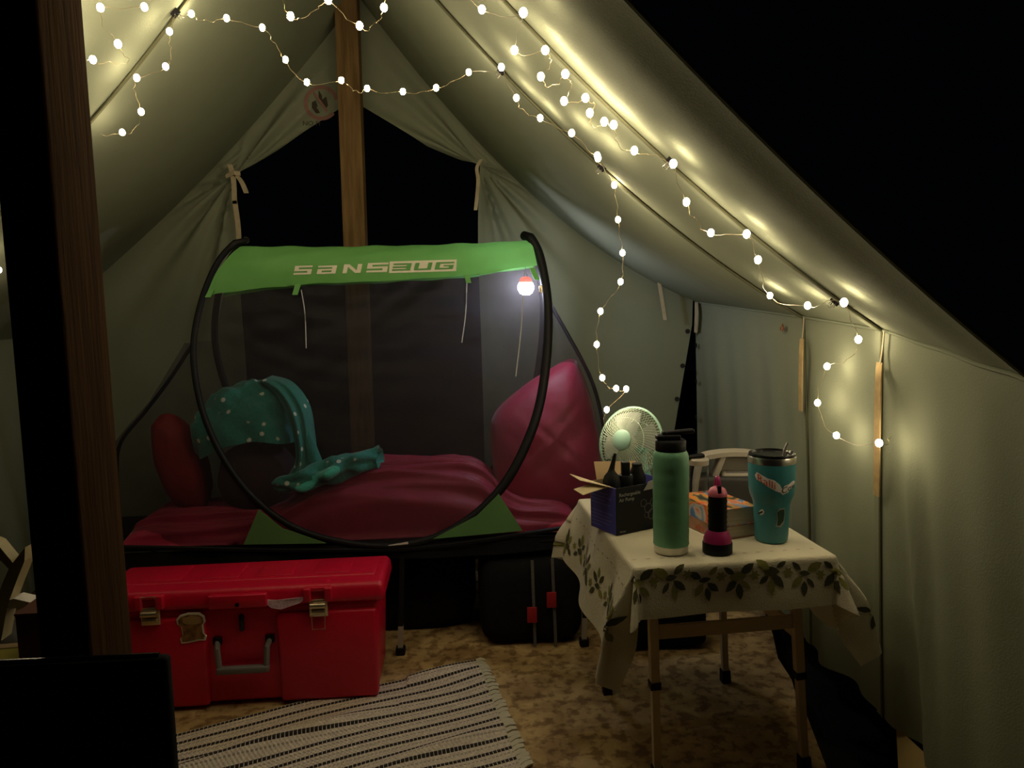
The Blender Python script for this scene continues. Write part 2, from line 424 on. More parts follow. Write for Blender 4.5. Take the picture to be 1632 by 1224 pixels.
def text2d(s, size):
    cu_ = bpy.data.curves.new('txt', 'FONT'); cu_.body = s; cu_.size = size; cu_.resolution_u = 3
    o = bpy.data.objects.new('txt', cu_); COL.objects.link(o)
    dg = bpy.context.evaluated_depsgraph_get(); dg.update()
    me = bpy.data.meshes.new_from_object(o.evaluated_get(dg))
    V = [(v.co.x, v.co.y) for v in me.vertices]; Fs = [tuple(p.vertices) for p in me.polygons]
    bpy.data.objects.remove(o); bpy.data.curves.remove(cu_); bpy.data.meshes.remove(me)
    return V, Fs
def fbm(x, y, seed=0):
    s = 0
    for k in range(1, 5):
        s += math.sin(x * (1.7 * k) + seed * 1.3 + k * k) * math.cos(y * (1.3 * k) + seed * 2.1 - k) / k
    return s

# ------------------------------------------------------------------ tent shell
RX, RZ = -0.41, 2.38
YF, YB = 1.2, 3.12
def ze(y):
    return float(np.interp(y, [1.0, 1.22, 1.655, 2.077, 3.12], [0.985, 1.012, 1.083, 1.109, 1.162]))
def roof(side, y, s):
    k = 0.24 + 0.16 * (y - 1.2) if side > 0 else 0.58 - 0.29 * max(0, y - 2.07)
    g = s + k * s * (1 - s)
    e = ze(y) if side > 0 else 1.08
    x = RX + side * (1.335 if side > 0 else 1.40) * s
    z = RZ + (e - RZ) * g
    # slack between the seams, and soft folds near the open front
    for a, b in ((1.2, 1.66), (1.66, 2.07), (2.07, 3.12)):
        if a <= y <= b:
            t = (y - a) / (b - a); z -= 0.022 * math.sin(PI * t) * math.sin(PI * min(s, 1)) * (1 if b < 3 else 1.4)
    z += 0.005 * math.sin((y - 1.2) * 34) * max(0, 1 - (y - 1.2) / 0.5) * (1 - 0.4 * s)
    return (x, y, z)
mb = MB()
mb.grid(lambda u, v: roof(1, YF + (YB - YF) * v, u), 30, 60)
mb.grid(lambda u, v: roof(-1, YF + (YB - YF) * v, u), 30, 60)
ceiling = struct(mb.build('ceiling', 'canvas', angle=80), 'olive grey canvas tent roof sloping down both sides')
bvh = BVHTree.FromPolygons([Vector(v) for v in mb.v], [tuple(f) for f in mb.f])
for side in (1, -1):
    for y in (1.66, 2.07):
        P = [np.array(roof(side, y, s)) - np.array([0.004 * side, 0, 0.005]) for s in np.linspace(0.0, 1.0, 40)]
        MB().ribbon(P, (0, 0.0045, 0), 0.004).build('roof_seam', 'canvas_seam', ceiling)
        P = [np.array(roof(side, y + 0.018, s)) - np.array([0.003 * side, 0, 0.003]) for s in np.linspace(0.0, 1.0, 40)]
        MB().ribbon(P, (0, 0.013, 0), 0.003).build('roof_seam_fold', 'canvas', ceiling)
# front hem of the roof
for side in (1, -1):
    P = [roof(side, YF, s) for s in np.linspace(0, 1, 40)]
    MB().tube(P, 0.005, 6).build('front_hem', 'canvas', ceiling)
# ridge beam
MB().box((RX, 2.06, RZ + 0.035), (0.05, 2.1, 0.07)).build('ridge_beam', 'wood_dark', ceiling)

def wallr(y, t):
    """right wall: t 0 at eave .. 1 at the hem"""
    top = ze(y); bot = 0.165 - 0.02 * (y - 1.4)
    z = top + (bot - top) * t
    x = 0.925 + 0.03 * t
    w = t ** 0.8
    x += w * (0.012 * math.sin(y * 21 + 1.0) + 0.008 * math.sin(y * 37 + t * 2))
    x -= min(1, max(0, t - 0.1) * 2) * 0.030 * math.exp(-((y - 1.60 + 0.13 * t) / 0.028) ** 2)      # fold running down beside the front seam
    x -= 0.012 * w * math.exp(-((y - 2.03 + 0.1 * t) / 0.05) ** 2)
    x += 0.010 * math.sin(PI * t) * math.sin(PI * (y - 2.07) / 1.03) if y > 2.07 else 0
    return (x, y, z)
mb = MB(); mb.grid(lambda u, v: wallr(YF + (YB - 0.0 - YF) * u, v), 110, 26)
wall_right = struct(mb.build('wall_right', 'canvas', angle=80), 'low canvas side wall behind the table')
for y in (1.66, 2.07):
    P = [np.array(wallr(y, t)) - np.array([0.004, 0, 0]) for t in np.linspace(0, 1, 30)]
    MB().ribbon(P, (0, 0.003, 0), 0.004).build('wall_seam', 'canvas_seam', wall_right)
    P = [np.array(wallr(y + 0.015, t)) - np.array([0.003, 0, 0]) for t in np.linspace(0, 1, 30)]
    MB().ribbon(P, (0, 0.012, 0), 0.003).build('wall_seam_fold', 'canvas', wall_right)
P = [np.array(roof(1, y, 1.0)) - np.array([0.003, 0, 0.002]) for y in np.linspace(YF, YB - 0.02, 40)]
MB().tube(P, 0.004, 6).build('eave_seam', 'canvas', wall_right)
# hanging ties of the side wall
def wpt(px, py, off=0.012):
    p = on(px, py, 0, 0.925); t = np.clip((ze(p[1]) - p[2]) / (ze(p[1]) - 0.16), 0, 1)
    q = np.array(wallr(p[1], t)); return onpl(px, py, q - np.array([off, 0, 0]), (1, 0, 0))
MB().ribbon([wpt(1281, 506), wpt(1280, 525), wpt(1278, 545, 0.02)], (0, 0.002, 0), 0.002).build('tie_cord', 'tape', wall_right)
MB().ribbon(catmull([wpt(1278, 540, 0.016), wpt(1277, 560, 0.03), wpt(1276, 610, 0.028), wpt(1276, 655, 0.018)], 5), (0, 0.011, 0), 0.003).build('tie_strap', 'tape_tan', wall_right)
MB().ribbon([wpt(1409, 528), wpt(1406, 560), wpt(1402, 585, 0.02)], (0, 0.0025, 0), 0.002).build('tie_cord', 'tape', wall_right)
MB().ribbon(catmull([wpt(1402, 578, 0.016), wpt(1400, 610, 0.035), wpt(1398, 700, 0.035), wpt(1397, 790, 0.022)], 5), (0, 0.012, 0), 0.003).build('tie_strap', 'tape_tan', wall_right)
MB().ribbon(catmull([wpt(1110, 482), wpt(1110, 500, 0.02), wpt(1109, 530, 0.015)], 5), (0, 0.02, 0), 0.003).build('tie_strap', 'tape', wall_right)
for z in (0.98, 0.83, 0.68, 0.53):
    MB().lathe([(0.010, -0.002), (0.010, 0.002)], 12, (0.918, 3.08, z), Matrix.Rotation(PI / 2, 3, 'Y')).build('grommet', 'grommet', wall_right)
MB().add([(0.955, 1.62, 0.16), (0.955, 1.30, 0.17), (0.86, 1.28, -0.08), (0.90, 1.50, 0.03), (0.957, 1.62, 0.158), (0.957, 1.30, 0.168), (0.863, 1.28, -0.082), (0.903, 1.50, 0.028)],
         [(0, 1, 2, 3), (7, 6, 5, 4), (0, 4, 5, 1), (1, 5, 6, 2), (2, 6, 7, 3), (3, 7, 4, 0)]).build('sod_flap', 'tan_flap', wall_right)

def walll(y, t):
    return (RX - 1.40 - 0.03 * t + 0.012 * t * math.sin(y * 19), y, 1.08 + (0.05 - 1.08) * t)
wall_left = struct(MB().grid(lambda u, v: walll(YF + (YB - YF) * u, v), 60, 16).build('wall_left', 'canvas', angle=80), 'low canvas side wall beyond the dark timber post')

# back wall : two flaps tied open
def bk(px, py): 
    p = on(px, py, 1, 3.1); return (p[0], p[2])
rb = lambda side, s: (roof(side, YB, s)[0], roof(side, YB, s)[2])
CX = -0.455
inL = [(CX, 2.37), (CX, 1.985), bk(520, 188), bk(480, 213), bk(430, 248), bk(390, 268), bk(374, 278), bk(373, 300), bk(377, 345), bk(379, 395), (-0.93, 0.9), (-0.93, 0.03)]
outL = [(RX, RZ), rb(-1, .07), rb(-1, .13), rb(-1, .2), rb(-1, .28), rb(-1, .38), rb(-1, .48), rb(-1, .58), rb(-1, .68), rb(-1, .80), rb(-1, 1.0), (-1.80, 0.03)]
inR = [(CX, 2.37), (CX, 1.985), bk(620, 196), bk(680, 232), bk(735, 254), bk(758, 260), bk(765, 264), bk(763, 300), bk(762, 345), bk(762, 395), (0.03, 0.9), (0.03, 0.03)]
outR = [(RX, RZ), rb(1, .05), rb(1, .14), rb(1, .22), rb(1, .31), rb(1, .40), rb(1, .48), rb(1, .56), rb(1, .66), rb(1, .80), bk(1109, 481), (0.73, 0.03)]
TIE = {-1: bk(373, 280), 1: bk(765, 264)}
def flap(side):
    a, b = (inL, outL) if side < 0 else (inR, outR)
    n = len(a) - 1; tx, tz = TIE[side]
    def fn(u, v):
        k = v * n; i = min(int(k), n - 1); f = k - i
        A = np.array(a[i]) * (1 - f) + np.array(a[i + 1]) * f
        B = np.array(b[i]) * (1 - f) + np.array(b[i + 1]) * f
        p = A * (1 - u) + B * u
        dx, dz = p[0] - tx, p[1] - tz; r = math.hypot(dx, dz); th = math.atan2(dz, dx * -side)
        amp = min(r / 0.18, 1) * math.exp(-r / 0.55) * (1 if v > 0.1 else v / 0.1)
        y = 3.10 - amp * (0.028 * math.sin(17 * th) + 0.014 * math.sin(31 * th + 1)) * (1 - 0.9 * u ** 2)
        y += 0.012 * math.sin(p[0] * 9 + p[1] * 5) * (1 - u) * min(v * 3, 1)
        y -= 0.018 * math.exp(-((p[1] - (1.25 - 0.55 * (p[0] - 0.5))) / 0.035) ** 2) * (1 - u) if side > 0 and p[0] > 0.45 else 0
        return (p[0], y, p[1])
    return fn
mb = MB(); mb.grid(flap(-1), 44, 84); mb.grid(flap(1), 44, 84)
wall_back = struct(mb.build('wall_back', 'canvas', angle=80), 'canvas gable end with two door flaps tied open onto the night')
def bp3(px, py, y=3.04): return on(px, py, 1, y)
for P in ([(366, 262), (372, 285), (374, 325)], [(372, 276), (384, 288), (393, 308)], [(374, 320), (379, 355), (381, 385)],
          [(767, 254), (760, 268), (762, 290), (758, 335)], [(1048, 436), (1053, 465), (1060, 510)]):
    MB().ribbon(catmull([bp3(*q) for q in P], 5), (0.0095 if P[0][0] < 380 else 0.007, 0, 0), 0.003).build('tie_tape', 'tape', wall_back)
MB().ribbon([bp3(360, 281), bp3(373, 275, 3.03), bp3(383, 277)], (0, 0, 0.008), 0.003).build('tie_tape', 'tape', wall_back)
for q in ((1096, 528), (1088, 583), (1079, 636)):
    p = on(q[0], q[1], 1, 3.075); MB().lathe([(0.010, -0.002), (0.010, 0.002)], 12, p, Matrix.Rotation(PI / 2, 3, 'X')).build('grommet', 'grommet', wall_back)
# printed fire warning on the left flap
fl = flap(-1)
mbw = MB().grid(fl, 44, 84)
bvb = BVHTree.FromPolygons([Vector(v) for v in mbw.v], [tuple(f) for f in mbw.f])
def onflap(px, py, off=0.0025):
    D = ray(px, py); h = bvb.ray_cast(Vector(CAM), Vector(D))
    p = np.array(h[0]) if h[0] is not None else on(px, py, 1, 3.095)
    return p - np.array(D) / np.linalg.norm(D) * off
mb = MB(); n = 40
def sgn(px, py): return tuple(onflap(px, py))
ang = [a for a in np.linspace(0.22 * PI, 1.93 * PI, 44)]
V = []; Fs = []
for a in ang:
    for rr in (22, 28): V.append(sgn(512 + rr * math.cos(a), 164 + rr * math.sin(a)))
for i in range(len(ang) - 1): Fs.append((2 * i, 2 * i + 1, 2 * i + 3, 2 * i + 2))
mb.add(V, Fs).build('warning_ring_print', 'sign_red', wall_back)
mb = MB()
for poly in ([(508, 144), (513, 152), (514, 163), (508, 160)], [(497, 163), (503, 160), (506, 168), (503, 179), (497, 172)], [(514, 158), (520, 154), (523, 168), (519, 174), (513, 166)], [(500, 176), (506, 173), (510, 180), (504, 181)]):
    mb.add([sgn(*q) for q in poly], [tuple(range(len(poly)))])
mb.build('warning_flame_print', 'sign_dark', wall_back)
V, Fs = text2d('NO FI', 10.5)
MB().add([sgn(482 + x * 1.05, 200 - y - 0.25 * (0)) for x, y in V], Fs).build('warning_text_print', 'sign_dark', wall_back)
sl = [(498, 148), (501, 146), (523, 176), (520, 179)]
MB().add([tuple(onflap(*q, 0.0035)) for q in sl], [(0, 1, 2, 3)]).build('warning_slash_print', 'sign_red', wall_back)

# ------------------------------------------------------------------ floor and ground
edge = [(0.55, 0.2), (0.66, 0.8), (0.79, 1.5), (0.845, 1.74), (0.895, 1.95), (0.905, 2.0), (0.925, 2.03), (0.915, 2.07), (0.94, 2.16), (0.955, 2.3), (1.01, 2.48), (1.068, 2.724), (1.15, 3.1), (1.2, 3.4)]
poly = [(-2.3, 3.4), (-2.3, 0.2)] + edge
mb = MB(); mb.prism(poly, lambda x, y, h: (x, y, h), -0.09, 0.0)
floor = struct(mb.build('floor', 'floor', smooth=False), 'packed tan mottled tent floor with a ragged edge')
MB().grid(lambda u, v: (-9 + 18 * u, -4 + 18 * v, -0.095 - 0.03 * 0 + 0.02 * fbm(u * 30, v * 30) * 0), 4, 4).build('ground', 'ground')
struct(bpy.data.objects['ground'], 'dark night ground outside the tent')

# ------------------------------------------------------------------ timber posts
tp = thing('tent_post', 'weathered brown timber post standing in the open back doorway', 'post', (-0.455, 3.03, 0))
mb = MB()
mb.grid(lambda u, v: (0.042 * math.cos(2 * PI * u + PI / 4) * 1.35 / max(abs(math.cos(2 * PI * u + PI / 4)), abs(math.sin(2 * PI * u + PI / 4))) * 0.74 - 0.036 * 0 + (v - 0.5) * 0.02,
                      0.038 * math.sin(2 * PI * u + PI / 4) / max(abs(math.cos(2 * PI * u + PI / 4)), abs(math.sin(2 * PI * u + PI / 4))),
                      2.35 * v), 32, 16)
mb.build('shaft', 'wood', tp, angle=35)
MB().lathe([(0.008, 0), (0.008, 0.06)], 10, (0.02, 0, 2.35)).build('pin', 'grey_metal', tp)
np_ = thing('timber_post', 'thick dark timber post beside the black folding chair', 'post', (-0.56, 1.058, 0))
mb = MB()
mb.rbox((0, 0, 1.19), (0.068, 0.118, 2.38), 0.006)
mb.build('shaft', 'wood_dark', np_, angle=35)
MB().lathe([(0.008, 0), (0.008, 0.06)], 10, (0, 0, 2.37)).build('pin', 'grey_metal', np_)

# ------------------------------------------------------------------ camp cot
cot = thing('camp_cot', 'black fabric camp cot under the pop-up net', 'cot', (-0.4, 2.75, 0))
X0, X1, Y0, Y1, CZ = -1.42, 0.42, 2.49, 2.955, 0.365
MB().tube(catmull([(X0, Y0, CZ), (-0.4, Y0, CZ - 0.006), (X1, Y0, CZ)], 8), 0.014, 10).build('side_rail', 'black', cot, True)
MB().tube([(X0, Y1, CZ), (X1, Y1, CZ)], 0.014, 10).build('side_rail', 'black', cot, True)
for x in (X0, X1): MB().tube([(x, Y0, CZ), (x, Y1, CZ)], 0.013, 10).build('end_rail', 'black', cot, True)
MB().grid(lambda u, v: (X0 + (X1 - X0) * u, Y0 + (Y1 - Y0) * v, CZ + 0.014 - 0.02 * math.sin(PI * v)), 24, 8).build('cot_fabric', 'black_fab', cot, True)
MB().grid(lambda u, v: (X0 + (X1 - X0) * u, Y0 - 0.016 - 0.004 * math.sin(u * 40), CZ + 0.016 - (0.05 + 0.008 * math.sin(u * 11)) * v), 60, 3).build('fabric_hem', 'black_fab', cot, True)
for x in (-1.28, -0.262, 0.36):
    for (ya, yb) in ((Y0 - 0.005, 2.455), (Y1, 2.965)):
        lg = MB().tube([(x, ya, CZ - 0.01), (x - 0.012, yb, 0.095)], 0.0115, 4).build('leg', 'black', cot, True)
        MB().tube([(x - 0.012, yb, 0.10), (x - 0.016, yb - 0.003 * (1 if yb < 2.7 else -1), 0.025)], 0.012, 4).build('leg_tip', 'warm_grey', lg, True)
        MB().rbox((x - 0.016, yb, 0.014), (0.032, 0.032, 0.028), 0.006).build('foot', 'black', lg, True)
p = on(635, 869, 1, 2.465)
MB().box(p, (0.066, 0.002, 0.012), Matrix.Rotation(-0.14, 3, 'Y')).build('brand_label', 'white_print', cot, True)

# ------------------------------------------------------------------ bedding
def cushion(c, d, rot, m, name, label, cat, e=0.55, wr=0.02, seed=1, group=None):
    """soft squarish pillow"""
    R = rot.to_3x3(); V = []; Fs = []; nu, nv = 48, 28
    mb = MB()
    def sp(x, p): return math.copysign(abs(x) ** p, x)
    for j in range(nv + 1):
        th = -PI / 2 + PI * j / nv
        for i in range(nu):
            ph = 2 * PI * i / nu
            x = d[0] * sp(math.cos(th), 0.8) * sp(math.cos(ph), e); y = d[1] * sp(math.cos(th), 0.8) * sp(math.sin(ph), e); z = d[2] * sp(math.sin(th), 0.9)
            w = 1 + wr * fbm(x * 16, y * 16 + z * 12, seed)
            V.append(tuple(R @ Vector((x * w, y * w, z * w)) + Vector(c)))
    for j in range(nv):
        for i in range(nu): Fs.append((j * nu + i, j * nu + (i + 1) % nu, (j + 1) * nu + (i + 1) % nu, (j + 1) * nu + i))
    o = mb.add(V, Fs).build(name, m, None, angle=180)
    tag(o, label, cat, group); return o
# sleeping pad + bag
def bagf(u, v):
    x = -1.20 + 1.54 * u; a = -0.12 + 1.24 * v
    y = 2.505 + 0.44 * np.clip(a, 0, 1)
    e = min(a, 1 - a)
    edge = math.sqrt(max(0.0, 1 - (1 - min(max(e, 0) / 0.30, 1)) ** 2))
    endr = min(min(u, 1 - u) / 0.07, 1); endr = math.sqrt(max(0, 1 - (1 - endr) ** 2))
    top = 0.210 + 0.012 * math.sin((x + 0.9) * 3.0) 
    top *= 1 - 0.62 / (1 + math.exp(-(x - 0.06) / 0.03)) - 0.60 / (1 + math.exp((x + 0.62) / 0.04))
    z = 0.385 + top * edge * (0.35 + 0.65 * endr)
    rg = lambda q: 1 - abs(math.sin(q))
    q1 = v * 30 + 1.2 * math.sin(x * 2.6) + 1.1 * x; q2 = v * 51 - x * 1.7 + math.sin(x * 4)
    f = 0.020 * rg(q1) + 0.010 * rg(q2) - 0.015 + 0.006 * fbm(x * 4, y * 14, 3)
    z += f * edge * endr
    y -= 0.9 * f * endr * max(0.0, 1 - v / 0.5)
    return (x, y - 0.02 * math.sin(x * 6) * (1 - v) * edge, max(z, 0.384))
bag = MB().grid(bagf, 90, 110).build('sleeping_bag', 'maroon', None, angle=180)
tag(bag, 'rumpled maroon sleeping bag spread along the cot', 'sleeping bag')
def prop_pillow():
    """pillow propped up on one corner: triangular outline, plump in the middle"""
    out = catmull([on(q[0], q[1], 1, 2.76)[[0, 2]] for q in ((785, 668), (830, 622), (880, 590), (915, 574), (930, 590), (946, 640), (958, 710), (958, 780), (930, 812), (860, 815), (800, 800), (785, 740))], 6, True)
    out = np.array(out); c = out.mean(axis=0); n = len(out); V = []; Fs = []; NR = 12
    for sg in (-1, 1):
        for k in range(NR + 1):
            t = k / NR
            for q in out:
                p = c + (q - c) * t; th = 0.115 * (1 - t ** 2.6) ** 0.6
                w = 0.010 * fbm(p[0] * 15, p[1] * 22, 3) * (1 - t)
                y = 2.79 + sg * th + w + 0.20 * (p[1] - 0.7)
                V.append((p[0], min(y, 2.93), p[1]))
    for h in range(2):
        for k in range(NR):
            for i_ in range(n):
                a = h * (NR + 1) * n + k * n; b = a + n
                Fs.append((a + i_, a + (i_ + 1) % n, b + (i_ + 1) % n, b + i_))
    return MB().add(V, Fs).build('pillow', 'maroon', None, angle=180)
tag(prop_pillow(), 'big maroon pillow propped at the end of the cot near the fan', 'pillow')
cushion((-1.075, 2.76, 0.62), (0.075, 0.09, 0.19), Matrix.Rotation(-0.30, 4, 'Y'), 'red_fab', 'stuff_sack',
        'red stuff sack at the cot end beside the teal blanket', 'bag', 0.7, 0.05, 9)
cushion((on(408, 735, 1, 2.70)[0], 2.72, 0.565), (0.135, 0.11, 0.125), Matrix.Rotation(0.1, 4, 'Y'), 'shade_fab', 'shade_cushion',  # near-black filler that stands for the shaded hollow of the blanket
        'dark cushion put in for the shaded hollow under the dotted teal blanket', 'cushion', 0.75, 0.04, 12)

# teal dotted blanket : dome, hanging fold and tail in one sheet of mesh
mb = MB()
cb = np.array([on(393, 660, 1, 2.72)[0], 2.76, 0.715])
def dome(u, v):
    ph = PI * (-0.12 + 1.24 * u)            # around the front half and over
    th = v * (0.56 + 0.05 * math.sin(ph * 3) - 0.10 * max(0, math.cos(ph))) * PI
    d = np.array([math.sin(th) * math.cos(ph), -math.sin(th) * math.sin(ph), math.cos(th)])
    k = 1 + 0.05 * fbm(d[0] * 4, d[2] * 5 + d[1] * 3, 2) + 0.03 * math.sin(9 * ph + 3 * th) * v
    return tuple(cb + d * np.array([0.205, 0.165, 0.198]) * k)
mb.grid(dome, 44, 26)
def bY(px, py, y): return on(px, py, 1, y)
cen = catmull([bY(418, 606, 2.70), bY(446, 622, 2.645), bY(468, 655, 2.605), bY(479, 700, 2.59), bY(482, 740, 2.585), bY(472, 774, 2.57)], 8)
wid = catmull([(0.02, 0, 0.012), (0.03, 0, 0.022), (0.040, 0, 0.014), (0.036, 0, 0.004), (0.038, 0, 0.0), (0.060, 0, 0.0)], 8)
def fall(u, v):
    i = v * (len(cen) - 1); k = min(int(i), len(cen) - 2); f = i - k
    c = cen[k] * (1 - f) + cen[k + 1] * f; w = wid[k] * (1 - f) + wid[k + 1] * f
    s = u * 2 - 1
    return tuple(c + w * s + np.array([0, -0.012 * math.cos(s * 9 + 1.5 * v) * min(1, v * 3) + 0.06 * s * s, 0]))
mb.grid(fall, 36, 44)
cen2 = catmull([bY(438, 776, 2.57), bY(480, 772, 2.565), bY(530, 757, 2.575), bY(570, 742, 2.60), bY(606, 733, 2.64)], 8)
w2 = [0.016, 0.036, 0.048, 0.036, 0.034]
def tail(u, v):
    i = v * (len(cen2) - 1); k = min(int(i), len(cen2) - 2); f = i - k
    c = cen2[k] * (1 - f) + cen2[k + 1] * f; w = np.interp(v, np.linspace(0, 1, 5), w2)
    a = 2 * PI * u
    rr = w * (1 + 0.22 * math.sin(3 * a + 9 * v) + 0.15 * math.sin(5 * a - 14 * v) + 0.12 * math.sin(v * 26))
    return tuple(c + np.array([0.2 * rr * math.cos(a), rr * 1.3 * math.cos(a), rr * math.sin(a) * 0.95 + 0.012]))
mb.grid(tail, 24, 44)
cen3 = catmull([bY(484, 672, 2.63), bY(497, 715, 2.605), bY(508, 752, 2.60)], 8)
def fall2(u, v):
    c = polyat(cen3, v); a = 2 * PI * u; w = 0.010 + 0.018 * v
    return tuple(c + np.array([w * math.cos(a), w * math.sin(a), 0]))
mb.grid(fall2, 12, 12)
bl = mb.build('blanket', 'dots', None, angle=180)
tag(bl, 'teal fleece blanket with white dots heaped inside the net', 'blanket')

# ------------------------------------------------------------------ pop-up mosquito net
net = thing('mosquito_net', 'pop-up mosquito net with green canopy and black hoop on the cot', 'net tent', (-0.33, 2.75, 0.38))
HP, HN = (0, 2.475, 0.37), np.array([0, 1, -0.20])
def hp(px, py, off=0.0):
    return onpl(px, py, (0, HP[1] - off, HP[2]), HN)
hoop_px = [(374, 387), (347, 418), (323, 474), (309, 540), (311, 600), (326, 665), (356, 730), (401, 790), (460, 836), (530, 861), (615, 871), (690, 858),
           (755, 822), (805, 770), (840, 705), (861, 640), (872, 560), (873, 490), (867, 440), (858, 402), (846, 379)]
hpts = [hp(*q) for q in hoop_px]
HL = catmull(hpts, 6)
topmid = (hpts[0] + hpts[-1]) / 2
ridgeY = 2.72
# ends of the hoop turn back over the top
A = hpts[0] + np.array([0.03, 0.045, 0.012]); B = hpts[-1] + np.array([-0.02, 0.045, 0.012])
HR = [float(np.interp(p[0], [-0.92, -0.3, 0.1, 0.25], [0.0105, 0.012, 0.0165, 0.0165])) for p in [A] + HL + [B]]
MB().tube([A] + HL + [B], HR, 12).build('hoop', 'black', net, True)
def mir(p):      # mirrored on the far side of the ridge
    return np.array([p[0], 2 * ridgeY - p[1], p[2]])
MB().tube([mir(A)] + [mir(p) for p in HL] + [mir(B)], 0.0125, 8).build('hoop', 'black', net, True)
low_px = [(328, 472), (400, 461), (470, 454), (560, 450), (650, 446), (745, 439), (805, 431), (856, 423)]
top_px = [(382, 393), (450, 394), (520, 394), (600, 393), (680, 391), (750, 389), (800, 386), (842, 383)]
low = [hp(*q, 0.012) for q in low_px]; top = [on(q[0], q[1], 1, ridgeY - 0.03) for q in top_px]
def canopy(u, v):
    L_ = polyat(low, u); T_ = polyat(top, u)
    T2 = mir(T_); L2 = mir(L_)
    if v <= 0.45:
        t = v / 0.45; p = L_ * (1 - t) + T_ * t
        b = math.sin(PI * t) * 0.022; p = p + np.array([0, -b, b * 0.7])
    elif v <= 0.55:
        t = (v - 0.45) / 0.10; p = T_ * (1 - t) + T2 * t + np.array([0, 0, 0.004 * math.sin(PI * t)])
    else:
        t = (v - 0.55) / 0.45; p = T2 * (1 - t) + L2 * t
        b = math.sin(PI * t) * 0.022; p = p + np.array([0, b, b * 0.7])
    p = p + np.array([0, 0, 0.0018 * math.sin(u * 43 + v * 14) + 0.0015 * math.sin(u * 21 - v * 30)])
    return tuple(p)
can = MB().grid(canopy, 60, 40).build('canopy', 'green_fab', net, True, angle=180)
# lettering printed on the canopy front
cvm = MB().grid(canopy, 60, 40)
bvc = BVHTree.FromPolygons([Vector(v) for v in cvm.v], [tuple(f) for f in cvm.f])
def oncan(px, py, off=0.002):
    D = ray(px, py); Dn = D / np.linalg.norm(D); h = bvc.ray_cast(Vector(CAM), Vector(Dn))
    p = np.array(h[0]) if h[0] is not None else hp(px, py); return tuple(p - Dn * off)
GL = {'S': [[(0, .8), (1, .8), (1, 1), (0, 1)], [(0, .6), (.24, .6), (.24, .8), (0, .8)], [(0, .4), (1, .4), (1, .6), (0, .6)], [(.76, .2), (1, .2), (1, .4), (.76, .4)], [(0, 0), (1, 0), (1, .2), (0, .2)]],
      'a': [[(0, .8), (1, .8), (1, 1), (0, 1)], [(.76, 0), (1, 0), (1, .8), (.76, .8)], [(0, .4), (.76, .4), (.76, .6), (0, .6)], [(0, .2), (.24, .2), (.24, .4), (0, .4)], [(0, 0), (.76, 0), (.76, .2), (0, .2)]],
      'N': [[(0, 0), (.24, 0), (.24, 1), (0, 1)], [(.76, 0), (1, 0), (1, 1), (.76, 1)], [(.05, 1), (.3, 1), (.95, 0), (.7, 0)]],
      'B': [[(0, .8), (1, .8), (1, 1), (0, 1)], [(0, .4), (1, .4), (1, .6), (0, .6)], [(0, 0), (1, 0), (1, .2), (0, .2)], [(.76, .6), (1, .6), (1, .8), (.76, .8)], [(.76, .2), (1, .2), (1, .4), (.76, .4)]],
      'U': [[(0, .2), (.24, .2), (.24, 1), (0, 1)], [(.76, .2), (1, .2), (1, 1), (.76, 1)], [(0, 0), (1, 0), (1, .2), (0, .2)]],
      'G': [[(0, .8), (1, .8), (1, 1), (0, 1)], [(0, 0), (.24, 0), (.24, .8), (0, .8)], [(0, 0), (1, 0), (1, .2), (0, .2)], [(.76, .2), (1, .2), (1, .55), (.76, .55)], [(.45, .4), (1, .4), (1, .58), (.45, .58)]]}
def logo_y(px): return 438 - (px - 467) * (438 - 430) / 260     # baseline follows the sagging canopy
def put(ch, x0, x1, h, m, off, y_off=0.0, mbx=None):
    for rct in GL[ch]:
        P = []
        for (a, b) in rct:
            px = x0 + (x1 - x0) * a + (b - 0.5) * 3
            P.append(oncan(px, logo_y(px) - y_off - b * h, off))
        n = 4; mbx.add(P, [(0, 1, 2, 3)])
mb = MB()
for ch, x0, x1, h in (('S', 469, 497, 14), ('a', 506, 536, 13), ('N', 547, 576, 14), ('S', 585, 618, 15)):
    put(ch, x0, x1, h, None, 0.002, 0, mb)
mb.build('lettering', 'cream_print', can, True, smooth=False, fix=False)
mb = MB(); nS = 12
V = []; 
for i in range(nS + 1):
    px = 620 + (727 - 620) * i / nS
    V += [oncan(px, logo_y(px) + 2, 0.002), oncan(px + 1, logo_y(px) - 16.5, 0.002)]
mb.add(V, [(2 * i, 2 * i + 2, 2 * i + 3, 2 * i + 1) for i in range(nS)]).build('lettering_panel', 'cream_print', can, True, smooth=False, fix=False)
mb = MB()
for ch, x0, x1 in (('B', 626, 655), ('U', 661, 688), ('G', 694, 723)): put(ch, x0, x1, 11.5, None, 0.0032, 1.5, mb)
mb.build('lettering', 'green_print', can, True, smooth=False, fix=False)
# toggles, zip pull and cords
for P in ([(337, 462), (331, 474)], [(475, 453), (470, 470)], [(744, 438), (747, 451)], [(848, 427), (856, 446)]):
    MB().ribbon([hp(*P[0], 0.02), hp(*P[1], 0.022)], (0.009, 0, 0), 0.004).build('toggle_tab', 'green_fab', net, True)
for P in ([(480, 462), (486, 500), (488, 555)], [(744, 450), (742, 500), (736, 546)], [(833, 470), (831, 520), (822, 600)]):
    MB().tube(catmull([hp(*q, 0.012) for q in P], 6), 0.0018, 5).build('cord', 'cord', net, True)
MB().rbox(hp(862, 461, 0.026), (0.012, 0.004, 0.026), 0.002).build('zip_pull', 'brass', net, True)
